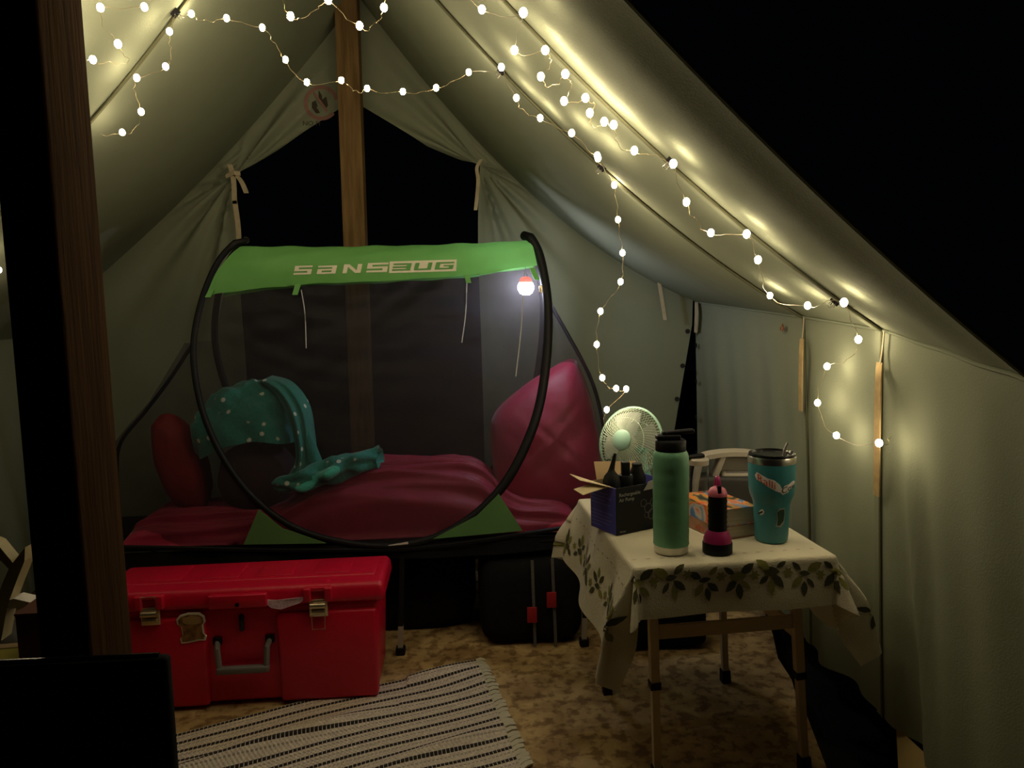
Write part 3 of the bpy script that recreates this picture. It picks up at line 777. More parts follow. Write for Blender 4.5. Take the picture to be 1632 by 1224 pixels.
# front net panel
nl = len(HL); kb = int(np.argmin([p[2] for p in HL]))
zl = low[0][2]; 
left = [p for p in HL[:kb + 1] if p[2] <= low[0][2]]; right = [p for p in HL[kb:][::-1] if p[2] <= low[-1][2]]
def fpanel(u, v):
    a = polyat(left, v); b = polyat(right, v); p = a * (1 - u) + b * u
    if v < 0.5:
        L_ = polyat(low, u); t = (1 - v / 0.5); lin = polyat(left, 0) * (1 - u) + polyat(right, 0) * u
        p = p + (L_ - lin) * t * t
    cw = math.sin(PI * u) * (1 - v)
    p = p + np.array([0, 0.013 * cw * (1 - v) * fbm(u * 9, p[2] * 26 + 2 * math.sin(u * 6), 5) + 0.012 * cw * (1 - v) ** 3 * fbm(u * 16, p[2] * 60 + 5 * math.sin(u * 5), 8), 0])
    return tuple(p)
MB().grid(fpanel, 60, 70).build('net_panel', 'net', net, True, angle=180)
MB().grid(lambda u, v: tuple(mir(np.array(fpanel(u, v)))), 30, 30).build('net_panel', 'net', net, True, angle=180)
# net ends
def end_surface(side, sil):
    crv = left if side < 0 else right
    S = [on(q[0], q[1], 1, 2.74) for q in sil]
    Sz = [p[2] for p in S][::-1]; Sx = [p[0] for p in S][::-1]
    ztop = S[0][2]; zb = 0.385
    cz = [p[2] for p in crv][::-1]
    def fn(u, v):
        z = zb + (ztop - zb) * v
        hx = np.interp(z, cz, [p[0] for p in crv][::-1]); hy = np.interp(z, cz, [p[1] for p in crv][::-1])
        ex = np.interp(z, Sz, Sx)
        s_ = math.sin(PI * u); c_ = math.cos(PI * u)
        k = abs(s_) ** 0.85
        y = ridgeY - (ridgeY - hy) * math.copysign(abs(c_) ** 0.75, c_)
        return (hx + (ex - hx) * k + 0.006 * side * math.sin(z * 30 + u * 25), y, z)
    return fn, S
fnL, SL = end_surface(-1, [(309, 545), (270, 605), (232, 655), (192, 706), (186, 760), (183, 868)])
fnR, SR = end_surface(1, [(874, 480), (903, 530), (940, 600), (958, 660), (970, 740), (978, 850)])
MB().grid(fnL, 40, 30).build('net_end', 'net_side', net, True, angle=180)
MB().grid(fnR, 40, 30).build('net_end', 'net_side', net, True, angle=180)
for S in (SL, SR):
    MB().tube(catmull(S, 6), 0.007, 6).build('edge_binding', 'black', net, True)
for P in ([(388, 868), (412, 812), (450, 842), (520, 866)], [(690, 859), (760, 822), (795, 787), (833, 846)]):
    V = [hp(*q, 0.018) for q in P]
    mb = MB(); mb.add([tuple(v) for v in V] + [tuple(v + np.array([0, 0.003, 0])) for v in V], [(3, 2, 1, 0), (4, 5, 6, 7), (0, 1, 5, 4), (1, 2, 6, 5), (2, 3, 7, 6), (3, 0, 4, 7)])
    mb.build('corner_gusset', 'gusset', net, True, smooth=False)
MB().tube(catmull([on(q[0], q[1], 1, 2.47) for q in ((186, 872), (300, 874), (450, 877), (620, 876), (720, 868), (830, 852), (930, 836), (985, 826))], 6), 0.008, 6).build('base_binding', 'black', net, True)

# hanging lantern inside the net
lp = on(838, 457, 1, 2.715)
lan = thing('bulb_lantern', 'glowing white bulb lantern with orange cap hung inside the net', 'lantern', lp)
MB().lathe([(0.0005, -0.030), (0.012, -0.0285), (0.022, -0.022), (0.0285, -0.010), (0.0295, 0.0), (0.027, 0.010), (0.021, 0.017)], 24).build('globe', 'globe', lan)
MB().lathe([(0.0225, 0.0155), (0.0225, 0.022), (0.019, 0.030), (0.012, 0.035), (0.0005, 0.037)], 24).build('cap', 'orange', lan)
MB().tube([(0.006 * math.cos(a), 0, 0.041 + 0.006 * math.sin(a)) for a in np.linspace(0, 2 * PI, 12)[:-1]], 0.0013, 6, True).build('hook', 'black', lan)
MB().tube([(0, 0, 0.046), (0.0, 0.0, 0.10)], 0.001, 5).build('hanging_cord', 'cord', lan)

# ------------------------------------------------------------------ bags under the cot
def softbox(name, c, d, label, wr=0.02, seed=1):
    t = thing(name, label, 'bag', (c[0], c[1], 0))
    nu, nv = 40, 20; V = []; Fs = []
    def sp(x, p): return math.copysign(abs(x) ** p, x)
    for j in range(nv + 1):
        th = -PI / 2 + PI * j / nv
        for i in range(nu):
            ph = 2 * PI * i / nu
            x = d[0] / 2 * sp(math.cos(th), .35) * sp(math.cos(ph), .35); y = d[1] / 2 * sp(math.cos(th), .35) * sp(math.sin(ph), .35); z = d[2] / 2 * sp(math.sin(th), .4)
            w = 1 + wr * fbm(x * 14, y * 14 + z * 17, seed)
            V.append((x * w, y * w, max(z * w + d[2] / 2, 0.001)))
    for j in range(nv):
        for i in range(nu): Fs.append((j * nu + i, j * nu + (i + 1) % nu, (j + 1) * nu + (i + 1) % nu, (j + 1) * nu + i))
    MB().add(V, Fs).build('body', 'black_fab', t, angle=180)
    return t
d1 = softbox('duffel_bag', (0.17, 2.64), (0.36, 0.36, 0.315), 'black duffel bag with two red strap tags under the cot', 0.015, 3)
for (xa, ya, xb, yb, tg) in ((848, 893, 853, 1030, (848, 980)), (880, 890, 886, 1030, (879, 956))):
    P = [on(xa, ya, 1, 2.453), on((xa + xb) / 2, (ya + yb) / 2, 1, 2.45), on(xb, yb, 1, 2.453)]
    st = MB().ribbon(P, (0.005, 0, 0), 0.003).build('strap', 'webbing', d1, True)
    MB().rbox(on(tg[0], tg[1], 1, 2.444), (0.033, 0.006, 0.054), 0.002).build('strap_tag', 'red_tag', st, True)
d2 = softbox('duffel_bag', (-0.37, 2.76), (0.70, 0.28, 0.29), 'long black duffel shape added for the shade behind the red trunk under the cot', 0.02, 5)  # black filler where the floor falls into shade beneath the cot
MB().tube(catmull([(-0.15, -0.13, 0.25), (-0.12, -0.17, 0.2), (0.12, -0.17, 0.2), (0.15, -0.13, 0.25)], 6), 0.01, 6).build('carry_handle', 'black_fab', d2)
d3 = softbox('gear_bag', (0.60, 2.53), (0.32, 0.30, 0.15), 'black gear bag on the floor behind the table legs', 0.03, 8)
MB().tube(catmull([(-0.08, -0.10, 0.145), (-0.05, -0.14, 0.10), (0.05, -0.14, 0.10), (0.08, -0.10, 0.145)], 6), 0.008, 6).build('carry_handle', 'black_fab', d3)

# ------------------------------------------------------------------ red trunk
TW, TD, TH = 0.84, 0.255, 0.352
tcx = on(384, 1000, 1, 2.15)[0]
trunk = thing('storage_trunk', 'red plastic footlocker trunk with metal latches and grey handle', 'trunk', (tcx, 2.15, 0.012), 0.02)
# local: x right, y back from the front face, z up
mb = MB()
mb.rbox((0, TD / 2 + 0.008, 0.149), (TW - 0.07, TD - 0.016, 0.298), 0.018, taper=(1.035, 1.02))
for sx in (-1, 1):
    mb.rbox((sx * 0.245, 0.022, 0.135), (0.285, 0.045, 0.27), 0.012, taper=(1.03, 1.0))
mb.build('body', 'red_plastic', trunk)
mb = MB()
mb.rbox((0, TD / 2, 0.3225), (TW, TD + 0.012, 0.057), 0.018, taper=(0.985, 0.93), seg=4)
mb.rbox((0, TD / 2 + 0.02, 0.345), (TW - 0.07, TD - 0.09, 0.02), 0.008)
for x in (-0.25, -0.08, 0.08, 0.25): mb.rbox((x, TD / 2 + 0.02, 0.354), (0.11, TD - 0.13, 0.008), 0.003)
lid = mb.build('lid', 'red_plastic', trunk)
MB().rbox((0, -0.012, 0.320), (0.165, 0.02, 0.040), 0.005).build('lock_flange', 'red_plastic', lid)
MB().lathe([(0.006, -0.002), (0.006, 0.003)], 12, (0, -0.023, 0.312), Matrix.Rotation(PI / 2, 3, 'X')).build('lock_hole', 'black', lid)
xl, xr = on(240, 980, 1, 2.14)[0] - tcx, on(507, 975, 1, 2.14)[0] - tcx
for x, openl in ((xl, False), (xr, True)):
    mb = MB(); mb.rbox((x - 0.030, -0.008, 0.326), (0.022, 0.02, 0.04), 0.004); mb.rbox((x + 0.030, -0.008, 0.326), (0.022, 0.02, 0.04), 0.004); mb.rbox((x, -0.004, 0.341), (0.08, 0.016, 0.014), 0.004)
    mb.build('latch_mount', 'red_plastic', lid)
    la = MB().rbox((x, -0.005, 0.284), (0.054, 0.008, 0.052), 0.003).build('latch', 'brass', trunk)
    mb = MB(); mb.tube([(x - 0.022, -0.016, 0.294), (x + 0.022, -0.016, 0.294)], 0.009, 10); mb.tube([(x - 0.02, -0.014, 0.275), (x + 0.02, -0.014, 0.275)], 0.006, 10)
    mb.build('latch_lever', 'brass', la)
    if openl:
        MB().tube([(x - 0.020, -0.012, 0.262), (x - 0.019, -0.014, 0.223), (x + 0.017, -0.014, 0.223), (x + 0.018, -0.012, 0.262)], 0.0018, 6).build('latch_bail', 'brass', la)
    else:
        MB().tube([(x - 0.02, -0.012, 0.305), (x - 0.02, -0.016, 0.345), (x + 0.02, -0.016, 0.345), (x + 0.02, -0.012, 0.305)], 0.0018, 6).build('latch_bail', 'brass', la)
MB().rbox((0, 0.010, 0.245), (0.014, 0.012, 0.05), 0.004).build('keyhole_plate', 'black_gloss', trunk)
MB().tube([(-0.072, 0.008, 0.190), (-0.068, -0.010, 0.177), (-0.064, -0.014, 0.122)], 0.0085, 8).build('handle_arm', 'grey_plastic', trunk)
MB().tube([(0.078, 0.008, 0.190), (0.074, -0.010, 0.177), (0.070, -0.014, 0.122)], 0.0085, 8).build('handle_arm', 'grey_plastic', trunk)
MB().rbox((0.003, -0.014, 0.114), (0.152, 0.022, 0.022), 0.007).build('handle_grip', 'grey_plastic', trunk)
for x in (-0.072, 0.078): MB().rbox((x, 0.010, 0.193), (0.026, 0.014, 0.024), 0.004).build('handle_mount', 'black', trunk)
# stickers
def tr2(px, py, yl=-0.0015):
    p = on(px, py, 1, 2.15 + yl); q = wm(trunk).inverted() @ Vector(p); return (q.x, q.z)
toast = [(287, 980), (300, 976), (318, 976), (326, 981), (328, 990), (324, 995), (326, 1010), (330, 1013), (328, 1020), (318, 1020), (300, 1024), (290, 1025), (288, 1017), (292, 1012), (289, 998), (283, 994), (282, 986)]
cxs, cys = 306, 1000
MB().prism([tr2(*q) for q in toast], lambda x, z, h: (x, h, z), -0.0025, 0.0012).build('toast_sticker', 'cream_print', trunk, smooth=False)
MB().prism([tr2(cxs + (x - cxs) * .88, cys + (y - cys) * .88) for x, y in toast], lambda x, z, h: (x, h, z), -0.0040, 0.0).build('toast_sticker_print', 'toast', trunk, smooth=False)
MB().prism([tr2(*q) for q in [(292, 984), (305, 981), (320, 982), (322, 991), (315, 994), (300, 994), (293, 992)]], lambda x, z, h: (x, h, z), -0.0048, 0.0).build('toast_sticker_print', 'toast_crumb', trunk, smooth=False)
tape = [(423, 957), (440, 958), (465, 955), (487, 953), (478, 962), (460, 968), (448, 972), (432, 970), (424, 964)]
MB().prism([tr2(*q, -0.012) for q in tape], lambda x, z, h: (x, h + 0.002 * math.sin(x * 200), z), -0.010, -0.006).build('foil_tape', 'iridescent', trunk, smooth=False)

# ------------------------------------------------------------------ rug
RO = np.array([-0.025, 2.362]); RU = np.array([-0.924, -0.382]); RV = np.array([0.184, -0.983])
UL, VL = 0.92, 0.62
def rugh(u, v):
    x, y = RO + RU * u + RV * v
    h = 0.009
    keep = 1 / (1 + math.exp(-(2.10 - y) / 0.018)) if x < -0.25 else 1.0
    h += keep * (0.010 * max(0, math.sin(v * 9 + 2.2 * math.sin(u * 4) + 0.8)) ** 2 * (0.5 + 0.5 * math.sin(u * 6 + 1)))
    h += keep * 0.032 * math.exp(-((v - 0.185 - 0.10 * (u - .55)) / 0.035) ** 2) * math.exp(-((u - 0.68) / 0.30) ** 2)
    h += keep * 0.016 * math.exp(-((v - 0.42 - 0.12 * (u - .2)) / 0.03) ** 2) * math.exp(-((u - 0.15) / 0.2) ** 2)
    h += 0.012 * math.exp(-((v - 0.02) / 0.03) ** 2) * math.exp(-((u - 0.2) / 0.12) ** 2) * (1 if x > -0.24 else 0)
    return h
def rugp(u, v):
    wob = 0.008 * math.sin(u * 9 + v * 3)
    q = RO + RU * u + RV * (v + wob); return (q[0], q[1], rugh(u, v))
rug = thing('striped_rug', 'cream woven rug with thin black stripes and a fringed edge', 'rug', (RO[0], RO[1], 0))
mb = MB(); mb.grid(lambda a, b: rugp(a * UL, b * VL), 150, 120, lambda a, b: (a * UL, b * VL))
weave = mb.build('woven_field', 'rug', rug, True, angle=180)
mb = MB()
bord = [(a * UL, 0) for a in np.linspace(0, 1, 80)] + [(UL, b * VL) for b in np.linspace(0, 1, 60)] + [((1 - a) * UL, VL) for a in np.linspace(0, 1, 80)] + [(0, (1 - b) * VL) for b in np.linspace(0, 1, 60)]
mb.tube([np.array(rugp(u, v)) + np.array([0, 0, -0.004]) for u, v in bord], 0.0045, 6, True).build('bound_edge', 'cloth', rug, True)
for k in range(29):
    v = 0.008 + k * 0.0208
    b = np.array(rugp(0.0, v)); jt = random.uniform(-0.006, 0.006)
    e = np.array([RO[0] - RU[0] * (0.034 + random.uniform(-.004, .005)) + RV[0] * (v + jt), RO[1] - RU[1] * 0.034 + RV[1] * (v + jt), 0.006])
    W = np.array([RV[0], RV[1], 0])
    MB().ribbon([b + np.array([0, 0, -0.002]), (b + e) / 2 + np.array([0, 0, 0.003]), e], np.array([W * 0.0085, W * 0.0098, W * 0.0075]), 0.005).build('fringe_tuft', 'cloth', rug, True)

# ------------------------------------------------------------------ side table and cloth
TZ = 0.585
ta = math.radians(3.4)
table = thing('folding_table', 'small square beige folding table with adjustable legs under the cloth', 'table', (0.335, 1.572, 0), ta)
TWd, TDp = 0.455, 0.60
MB().rbox((TWd / 2, TDp / 2, TZ - 0.017), (TWd - 0.008, TDp - 0.008, 0.024), 0.006).build('table_top', 'beige_metal', table)
Tinv = wm(table).inverted()
def tl(x, y, z=0): q = Tinv @ Vector((x, y, z)); return (q.x, q.y)
feet = {'fl': tl(0.413, 1.705), 'fr': tl(0.782, 1.715), 'bl': tl(0.366, 2.131), 'br': tl(0.736, 2.165)}
tops = {'fl': (0.065, 0.10), 'fr': (TWd - 0.045, 0.10), 'bl': (0.05, TDp - 0.055), 'br': (TWd - 0.05, TDp - 0.055)}
def legpt(k, z):
    f, t = np.array(feet[k]), np.array(tops[k]); a = z / (TZ - 0.03); p = f * (1 - a) + t * a; return (p[0], p[1], z)
for k in feet:
    lg = MB().tube([legpt(k, TZ - 0.03), legpt(k, 0.25)], 0.0145, 4).build('leg', 'beige_metal', table)
    MB().tube([legpt(k, 0.26), legpt(k, 0.03)], 0.0125, 4).build('leg_extension', 'beige_metal', lg)
    MB().tube([legpt(k, 0.262), legpt(k, 0.245)], 0.018, 4).build('clamp', 'black', lg)
    MB().tube([legpt(k, 0.04), legpt(k, 0.0)], [0.0175, 0.0185], 4).build('foot', 'black', lg)
for a, b, z in (('fl', 'fr', 0.385), ('bl', 'br', 0.30), ('fr', 'br', 0.36)):
    A, B = np.array(legpt(a, z)), np.array(legpt(b, z + 0.005))
    MB().ribbon([A, B], (0, 0, 0.0155), 0.012).build('stretcher', 'beige_metal', table)

XA, XB, YA, YB2 = -0.255, TWd + 0.235, -0.118, TDp + 0.16
def drape(s, t):
    """cloth coordinates in table frame -> local 3D"""
    cx = min(max(s, 0), TWd); cy = min(max(t, 0), TDp)
    dx, dy = s - cx, t - cy; d = math.hypot(dx, dy)
    if d < 1e-6: return np.array([s, t, TZ])
    nx, ny = dx / d, dy / d
    r = 0.013
    if d < r * PI / 2:
        a = d / r; out = r * math.sin(a) * 0.6; dn = r * (1 - math.cos(a))
    else:
        rest = d - r * PI / 2; out = r * 0.6; dn = r + rest * 0.985
        fl_ = 0.10 + (0.20 if (s > TWd) else 0.0) * (1 if t < TDp * .6 else .5) + 0.12 * (s < 0)
        out += rest * fl_
        arc = (s + t) if (abs(nx) > 0.95 or abs(ny) > 0.95) else math.atan2(ny, nx)
        ph = (t * 22 if abs(nx) > abs(ny) else s * 20)
        out += 0.012 * min(rest / 0.08, 1) * math.sin(ph + 1.0) * (0.5 if (t < 0 and abs(nx) < 0.5) else 1)
        if abs(nx) > 0.12 and abs(ny) > 0.12:
            # corner cone: fold the spare cloth into pleats
            an = math.atan2(abs(ny), abs(nx)); out += 0.035 * math.sin(an * 6 + 0.6) * min(rest / 0.1, 1)
    return np.array([cx + nx * out, cy + ny * out, TZ - dn])
def xa(t): return XA + 0.07 * max(0, min(1, t / TDp))
def cpos(a, b):
    t = YA + (YB2 - YA) * b
    s = xa(t) + (XB - xa(t)) * a
    return drape(s, t)
cloth = thing('tablecloth', 'white tablecloth with printed green leaves draped over small table', 'tablecloth', (0.335, 1.572, TZ), ta)
def cl(p): return (p[0], p[1], p[2] - TZ)
MB().grid(lambda a, b: cl(cpos(a, b)), 120, 110).build('cloth_sheet', 'cloth', cloth, angle=180)
def cnorm(s, t):
    e = 0.004; p = drape(s, t); a = drape(s + e, t) - p; b = drape(s, t + e) - p
    n = np.cross(a, b); n /= max(np.linalg.norm(n), 1e-9); return n if n[2] > -0.2 or True else -n
def leafprint(mb, s, t, ang, L_, W_, kind=0):
    if kind == 0: shp = [(-.5, 0), (-.32, .30), (-.05, .48), (.25, .34), (.5, 0), (.25, -.34), (-.05, -.48), (-.32, -.30)]
    else:
        shp = []
        for k in range(12):
            rr = 0.5 if k % 2 == 0 else 0.24; shp.append((rr * math.cos(2 * PI * k / 12), rr * math.sin(2 * PI * k / 12)))
    c, sn = math.cos(ang), math.sin(ang); P = []
    for (x, y) in [(0, 0)] + shp:
        a, b = x * L_, y * W_
        ss, tt = s + a * c - b * sn, t + a * sn + b * c
        p = drape(ss, tt); n = cnorm(ss, tt); P.append(cl(p + n * 0.0016))
    n = len(shp); MB().add(P, [(0, 1 + k, 1 + (k + 1) % n) for k in range(n)]).build(mb[0], mb[1], cloth, fix=False)
md, mo, ms = ('leaf_print', 'leaf_dark'), ('leaf_print', 'leaf_olive'), ('hem_stitch', 'stitch')
rr_ = random.Random(11)
def sprig(s, t, ang, dark):
    for k, (ds, dt, da) in enumerate(((0, 0, 0), (0.022, 0.016, 0.6), (-0.020, 0.014, 2.5), (0.016, -0.020, -0.8), (-0.016, -0.020, -2.3), (0.002, -0.034, -1.5))):
        c, sn = math.cos(ang), math.sin(ang)
        S_, T_ = s + ds * c - dt * sn, t + ds * sn + dt * c
        L_ = rr_.uniform(0.026, 0.040); big = L_ * rr_.uniform(0.42, 0.58)
        leafprint(md if (k + dark) % 3 else mo, S_, T_, ang + da, L_, big, 0)
    leafprint(mo, s + 0.038 * math.cos(ang), t + 0.038 * math.sin(ang), ang, 0.026, 0.026, 1)
for i in range(7): sprig(-0.0 + i * 0.076, -0.038 + 0.006 * math.sin(i * 2), 0.15 * math.sin(i), i)
for i in range(8): sprig(-0.135 - 0.01 * math.sin(i), -0.02 + i * 0.085, 1.57 + 0.2 * math.sin(i * 3), i + 1)
for i in range(3): sprig(TWd + 0.14, -0.02 + i * 0.09, 1.57, i)
for i in range(14):
    leafprint(ms, 0.01 + i * 0.032, 0.045, 0, 0.013, 0.003)
for i in range(16): leafprint(ms, -0.055, 0.03 + i * 0.035, 1.57, 0.016, 0.003)

# ------------------------------------------------------------------ things on the table
TT = TZ + 0.0015
# green insulated bottle
p = on(1075, 886, 2, TZ)
bo = thing('water_bottle', 'tall sage green insulated water bottle with black straw lid', 'bottle', (p[0], p[1] + 0.03, TT), 0.0)
k = 1.02
prof = [(0.0395, 0.018)] + [(0.0402 + (0.0007 if i % 4 == 0 else 0), 0.020 + i * 0.0075) for i in range(26)] + [(0.0400, 0.222), (0.038, 0.230), (0.0345, 0.235)]
MB().lathe(prof, 40).build('body', 'bottle_green', bo)
MB().lathe([(0.037, 0.0), (0.039, 0.003), (0.0392, 0.0185)], 40).build('steel_base', 'steel', bo)
ld = MB().lathe([(0.0335, 0.233), (0.0345, 0.236), (0.0345, 0.257), (0.032, 0.260)], 36).build('lid', 'black', bo)
MB().rbox((-0.006, 0, 0.266), (0.055, 0.026, 0.012), 0.004).build('spout', 'black', ld)
mb = MB(); mb.rbox((0.018, 0, 0.2765), (0.072, 0.018, 0.010), 0.004, Matrix.Rotation(-0.06, 3, 'Y')); mb.rbox((-0.014, 0, 0.270), (0.012, 0.02, 0.02), 0.004)
mb.build('carry_bar', 'black', ld)
# flashlight standing on its head
p = on(1149, 886, 2, TZ)
fl = thing('flashlight', 'magenta and black flashlight standing on its lens beside the green bottle', 'flashlight', (p[0], p[1] + 0.025, TT))
MB().lathe([(0.033, 0), (0.0335, 0.004), (0.0335, 0.022), (0.0325, 0.025)], 32).build('bezel', 'black', fl)
MB().lathe([(0.0318, 0.023), (0.0312, 0.032), (0.026, 0.046), (0.0225, 0.052)], 32).build('head', 'magenta', fl)
MB().lathe([(0.0215, 0.050)] + [(0.0205 + (0.0012 if i % 2 else 0), 0.053 + i * 0.006) for i in range(13)] + [(0.0205, 0.133)], 32).build('grip', 'black', fl)
tc_ = MB().lathe([(0.0212, 0.131), (0.0215, 0.137), (0.017, 0.147), (0.008, 0.152), (0.0005, 0.153)], 32).build('tail_cap', 'pink', fl)
MB().tube(catmull([(0, -0.010, 0.148), (0, -0.007, 0.164), (0, 0, 0.172), (0, 0.007, 0.164), (0, 0.010, 0.148)], 6), 0.0052, 8).build('hanging_loop', 'magenta', tc_)
MB().rbox((-0.001, -0.016, 0.145), (0.0085, 0.008, 0.026), 0.002).build('loop_slot', 'black', tc_)
# teal tumbler
p = on(1237, 867, 2, TZ)
tu = thing('tumbler', 'teal stainless tumbler with stickers and a straw', 'tumbler', (p[0], p[1] + 0.03, TT))
tprof = [(0.0345, 0.0), (0.037, 0.003), (0.0385, 0.012), (0.0418, 0.088), (0.0435, 0.097), (0.0500, 0.112), (0.0525, 0.125), (0.0545, 0.190)]
def trad(z): return float(np.interp(z, [q[1] for q in tprof], [q[0] for q in tprof]))
MB().lathe(tprof, 48).build('body', 'teal', tu)
MB().lathe([(0.0545, 0.189), (0.0553, 0.203), (0.0545, 0.205), (0.052, 0.204)], 48).build('steel_rim', 'steel', tu)
MB().lathe([(0.0525, 0.200), (0.0535, 0.206), (0.0525, 0.211), (0.049, 0.212), (0.047, 0.207), (0.0005, 0.2065)], 48).build('lid', 'black_gloss', tu)
MB().tube(catmull([(0.022, -0.012, 0.19), (0.025, -0.012, 0.215), (0.033, -0.012, 0.235)], 6), 0.0035, 10).build('straw', 'grey_metal', tu)
MB().lathe([(0.006, 0.207), (0.006, 0.212), (0.004, 0.214)], 12, (0.036, 0.004, 0)).build('lid_plug', 'steel', tu)
def onT(a, z, off=0.0006):      # a: arc length offset from the side facing the camera
    r = trad(z) + off; th = -PI / 2 - 0.35 + a / 0.05
    return (r * math.cos(th), r * math.sin(th), z)
def curved(poly, name, m, off=0.0006, parent=None):
    # fan from the centroid, finely split so it hugs the curve
    c = np.mean(np.array(poly), axis=0); V = []; Fs = []; n = len(poly); R_ = 4
    V.append(onT(c[0], c[1], off))
    for k in range(1, R_ + 1):
        for q in poly: V.append(onT(c[0] + (q[0] - c[0]) * k / R_, c[1] + (q[1] - c[1]) * k / R_, off))
    for i in range(n): Fs.append((0, 1 + i, 1 + (i + 1) % n))
    for k in range(R_ - 1):
        for i in range(n):
            a = 1 + k * n; b = a + n
            Fs.append((a + i, b + i, b + (i + 1) % n, a + (i + 1) % n))
    return MB().add(V, Fs).build(name, m, parent or tu, fix=False)
s1 = curved([(-0.040, 0.163), (-0.034, 0.172), (-0.022, 0.166), (-0.010, 0.160), (0.004, 0.156), (0.015, 0.146), (0.022, 0.133), (0.016, 0.127), (0.006, 0.131), (-0.008, 0.139), (-0.022, 0.149), (-0.034, 0.153)], 'sticker', 'white_print')
V, Fs = text2d('Ralli', 0.024)
MB().add([onT(-0.034 + x * 1.02, 0.153 + y - x * 0.46, 0.0013) for x, y in V], Fs).build('sticker_lettering', 'red_print', s1, fix=False)
s2 = curved([(0.016, 0.128), (0.022, 0.121), (0.034, 0.126), (0.046, 0.134), (0.058, 0.139), (0.058, 0.150), (0.050, 0.152), (0.036, 0.145), (0.026, 0.143)], 'sticker', 'white_print', 0.0010)
V, Fs = text2d('Cow', 0.020)
MB().add([onT(0.019 + x * 1.0, 0.124 + y + x * 0.32, 0.0016) for x, y in V], Fs).build('sticker_lettering', 'black_print', s2, fix=False)
s3 = curved([(-0.040, 0.070), (-0.034, 0.079), (-0.026, 0.083), (-0.021, 0.078), (-0.023, 0.071), (-0.032, 0.067)], 'sticker', 'white_print')
curved([(-0.041, 0.071), (-0.030, 0.077), (-0.025, 0.079), (-0.025, 0.075), (-0.032, 0.071), (-0.040, 0.068)], 'sticker_lettering', 'black_print', 0.0014, s3)
s4 = curved([(0.012, 0.078), (0.020, 0.086), (0.036, 0.087), (0.039, 0.072), (0.036, 0.050), (0.026, 0.041), (0.010, 0.043), (0.013, 0.058)], 'sticker', 'print_grey')
MT['dark_green'] = mat('dark_green', (0.01, 0.05, 0.025), (0.02, 0.07, 0.03), rough=0.7, scale=80)
curved([(0.014, 0.078), (0.021, 0.083), (0.034, 0.084), (0.036, 0.072), (0.033, 0.056), (0.022, 0.046), (0.014, 0.046), (0.016, 0.060)], 'sticker_lettering', 'dark_green', 0.0014, s4)
# two paperbacks
pc = on(1145, 863, 2, TZ)
bx = np.array([0.95, 0.31]); by = np.array([-0.31, 0.95])
def book(z, th, wd, ln, rot, cover, name, label, off=(0, 0)):
    b = thing(name, label, 'book', (pc[0] + off[0], pc[1] + off[1], TT + z), math.radians(18 + rot), 'paperbacks stacked on the table')
    MB().box((wd / 2, ln / 2 , th / 2), (wd - 0.003, ln - 0.006, th - 0.003)).build('pages', 'pages', b, smooth=False)
    MB().box((wd / 2, ln / 2, th - 0.0008), (wd, ln, 0.0016)).build('front_cover', cover, b, smooth=False)
    MB().box((wd / 2, ln / 2, 0.0008), (wd, ln, 0.0016)).build('back_cover', cover, b, smooth=False)
    sp_ = MB().box((0.0008 - 0.001, ln / 2, th / 2), (0.0016, ln, th)).build('spine', cover, b, smooth=False)
    return b, sp_
MT['spine_tan'] = mat('spine_tan', (0.42, 0.22, 0.13), (0.3, 0.14, 0.08), rough=0.5, scale=30)
b1, s_1 = book(0, 0.031, 0.118, 0.185, 0, 'spine_tan', 'paperback_book', 'thick paperback book with tan spine at the bottom of the stack', (0.004, 0.0))
b2, s_2 = book(0.031, 0.042, 0.112, 0.180, -2, 'cover', 'paperback_book', 'paperback book with colourful blue and orange cover on top of the stack', (0.0, 0.002))
V, Fs = text2d('VEN', 0.020)
MB().add([(-0.0022, 0.10 - x, 0.004 + y) for x, y in V], Fs).build('spine_lettering', 'red_print', s_1, fix=False)
# box of pump nozzles
pb = on(983, 855, 2, TZ)
ang = math.atan2(0.07, 0.115)
bxo = thing('carton', 'open blue and black carton of pump nozzles at the table corner', 'box', (pb[0], pb[1], TT), math.radians(27))
BW, BD, BH = 0.165, 0.108, 0.118
MB().box((BW / 2, 0.001, BH / 2), (BW, 0.002, BH)).build('front_panel', 'box_black', bxo, smooth=False)
MB().box((BW / 2, BD - 0.001, BH / 2), (BW, 0.002, BH)).build('back_panel', 'card', bxo, smooth=False)
MB().box((0.001, BD / 2, BH / 2), (0.002, BD - 0.004, BH)).build('side_panel', 'box_blue', bxo, smooth=False)
MB().box((BW - 0.001, BD / 2, BH / 2), (0.002, BD - 0.004, BH)).build('side_panel', 'box_blue', bxo, smooth=False)
MB().box((BW / 2, BD / 2, 0.001), (BW - 0.004, BD - 0.004, 0.002)).build('bottom_panel', 'card', bxo, smooth=False)
def quad(V, th, name, m):
    V = [np.array(v, float) for v in V]; n = np.cross(V[1] - V[0], V[2] - V[0]); n = n / np.linalg.norm(n) * th
    mb = MB(); k = len(V); mb.add([tuple(v) for v in V] + [tuple(v + n) for v in V], [tuple(range(k - 1, -1, -1)), tuple(range(k, 2 * k))] + [(i, (i + 1) % k, k + (i + 1) % k, k + i) for i in range(k)])
    return mb.build(name, m, bxo, smooth=False)
quad([(-0.001, 0.012, BH), (-0.001, BD - 0.01, BH), (-0.055, BD + 0.012, BH + 0.022), (-0.050, BD - 0.025, BH + 0.012)], 0.0015, 'flap', 'card_light')
quad([(-0.001, 0.03, BH - 0.001), (-0.001, BD - 0.02, BH - 0.001), (-0.066, BD - 0.02, BH - 0.010), (-0.062, BD - 0.055, BH - 0.018)], 0.0015, 'flap', 'card_light')
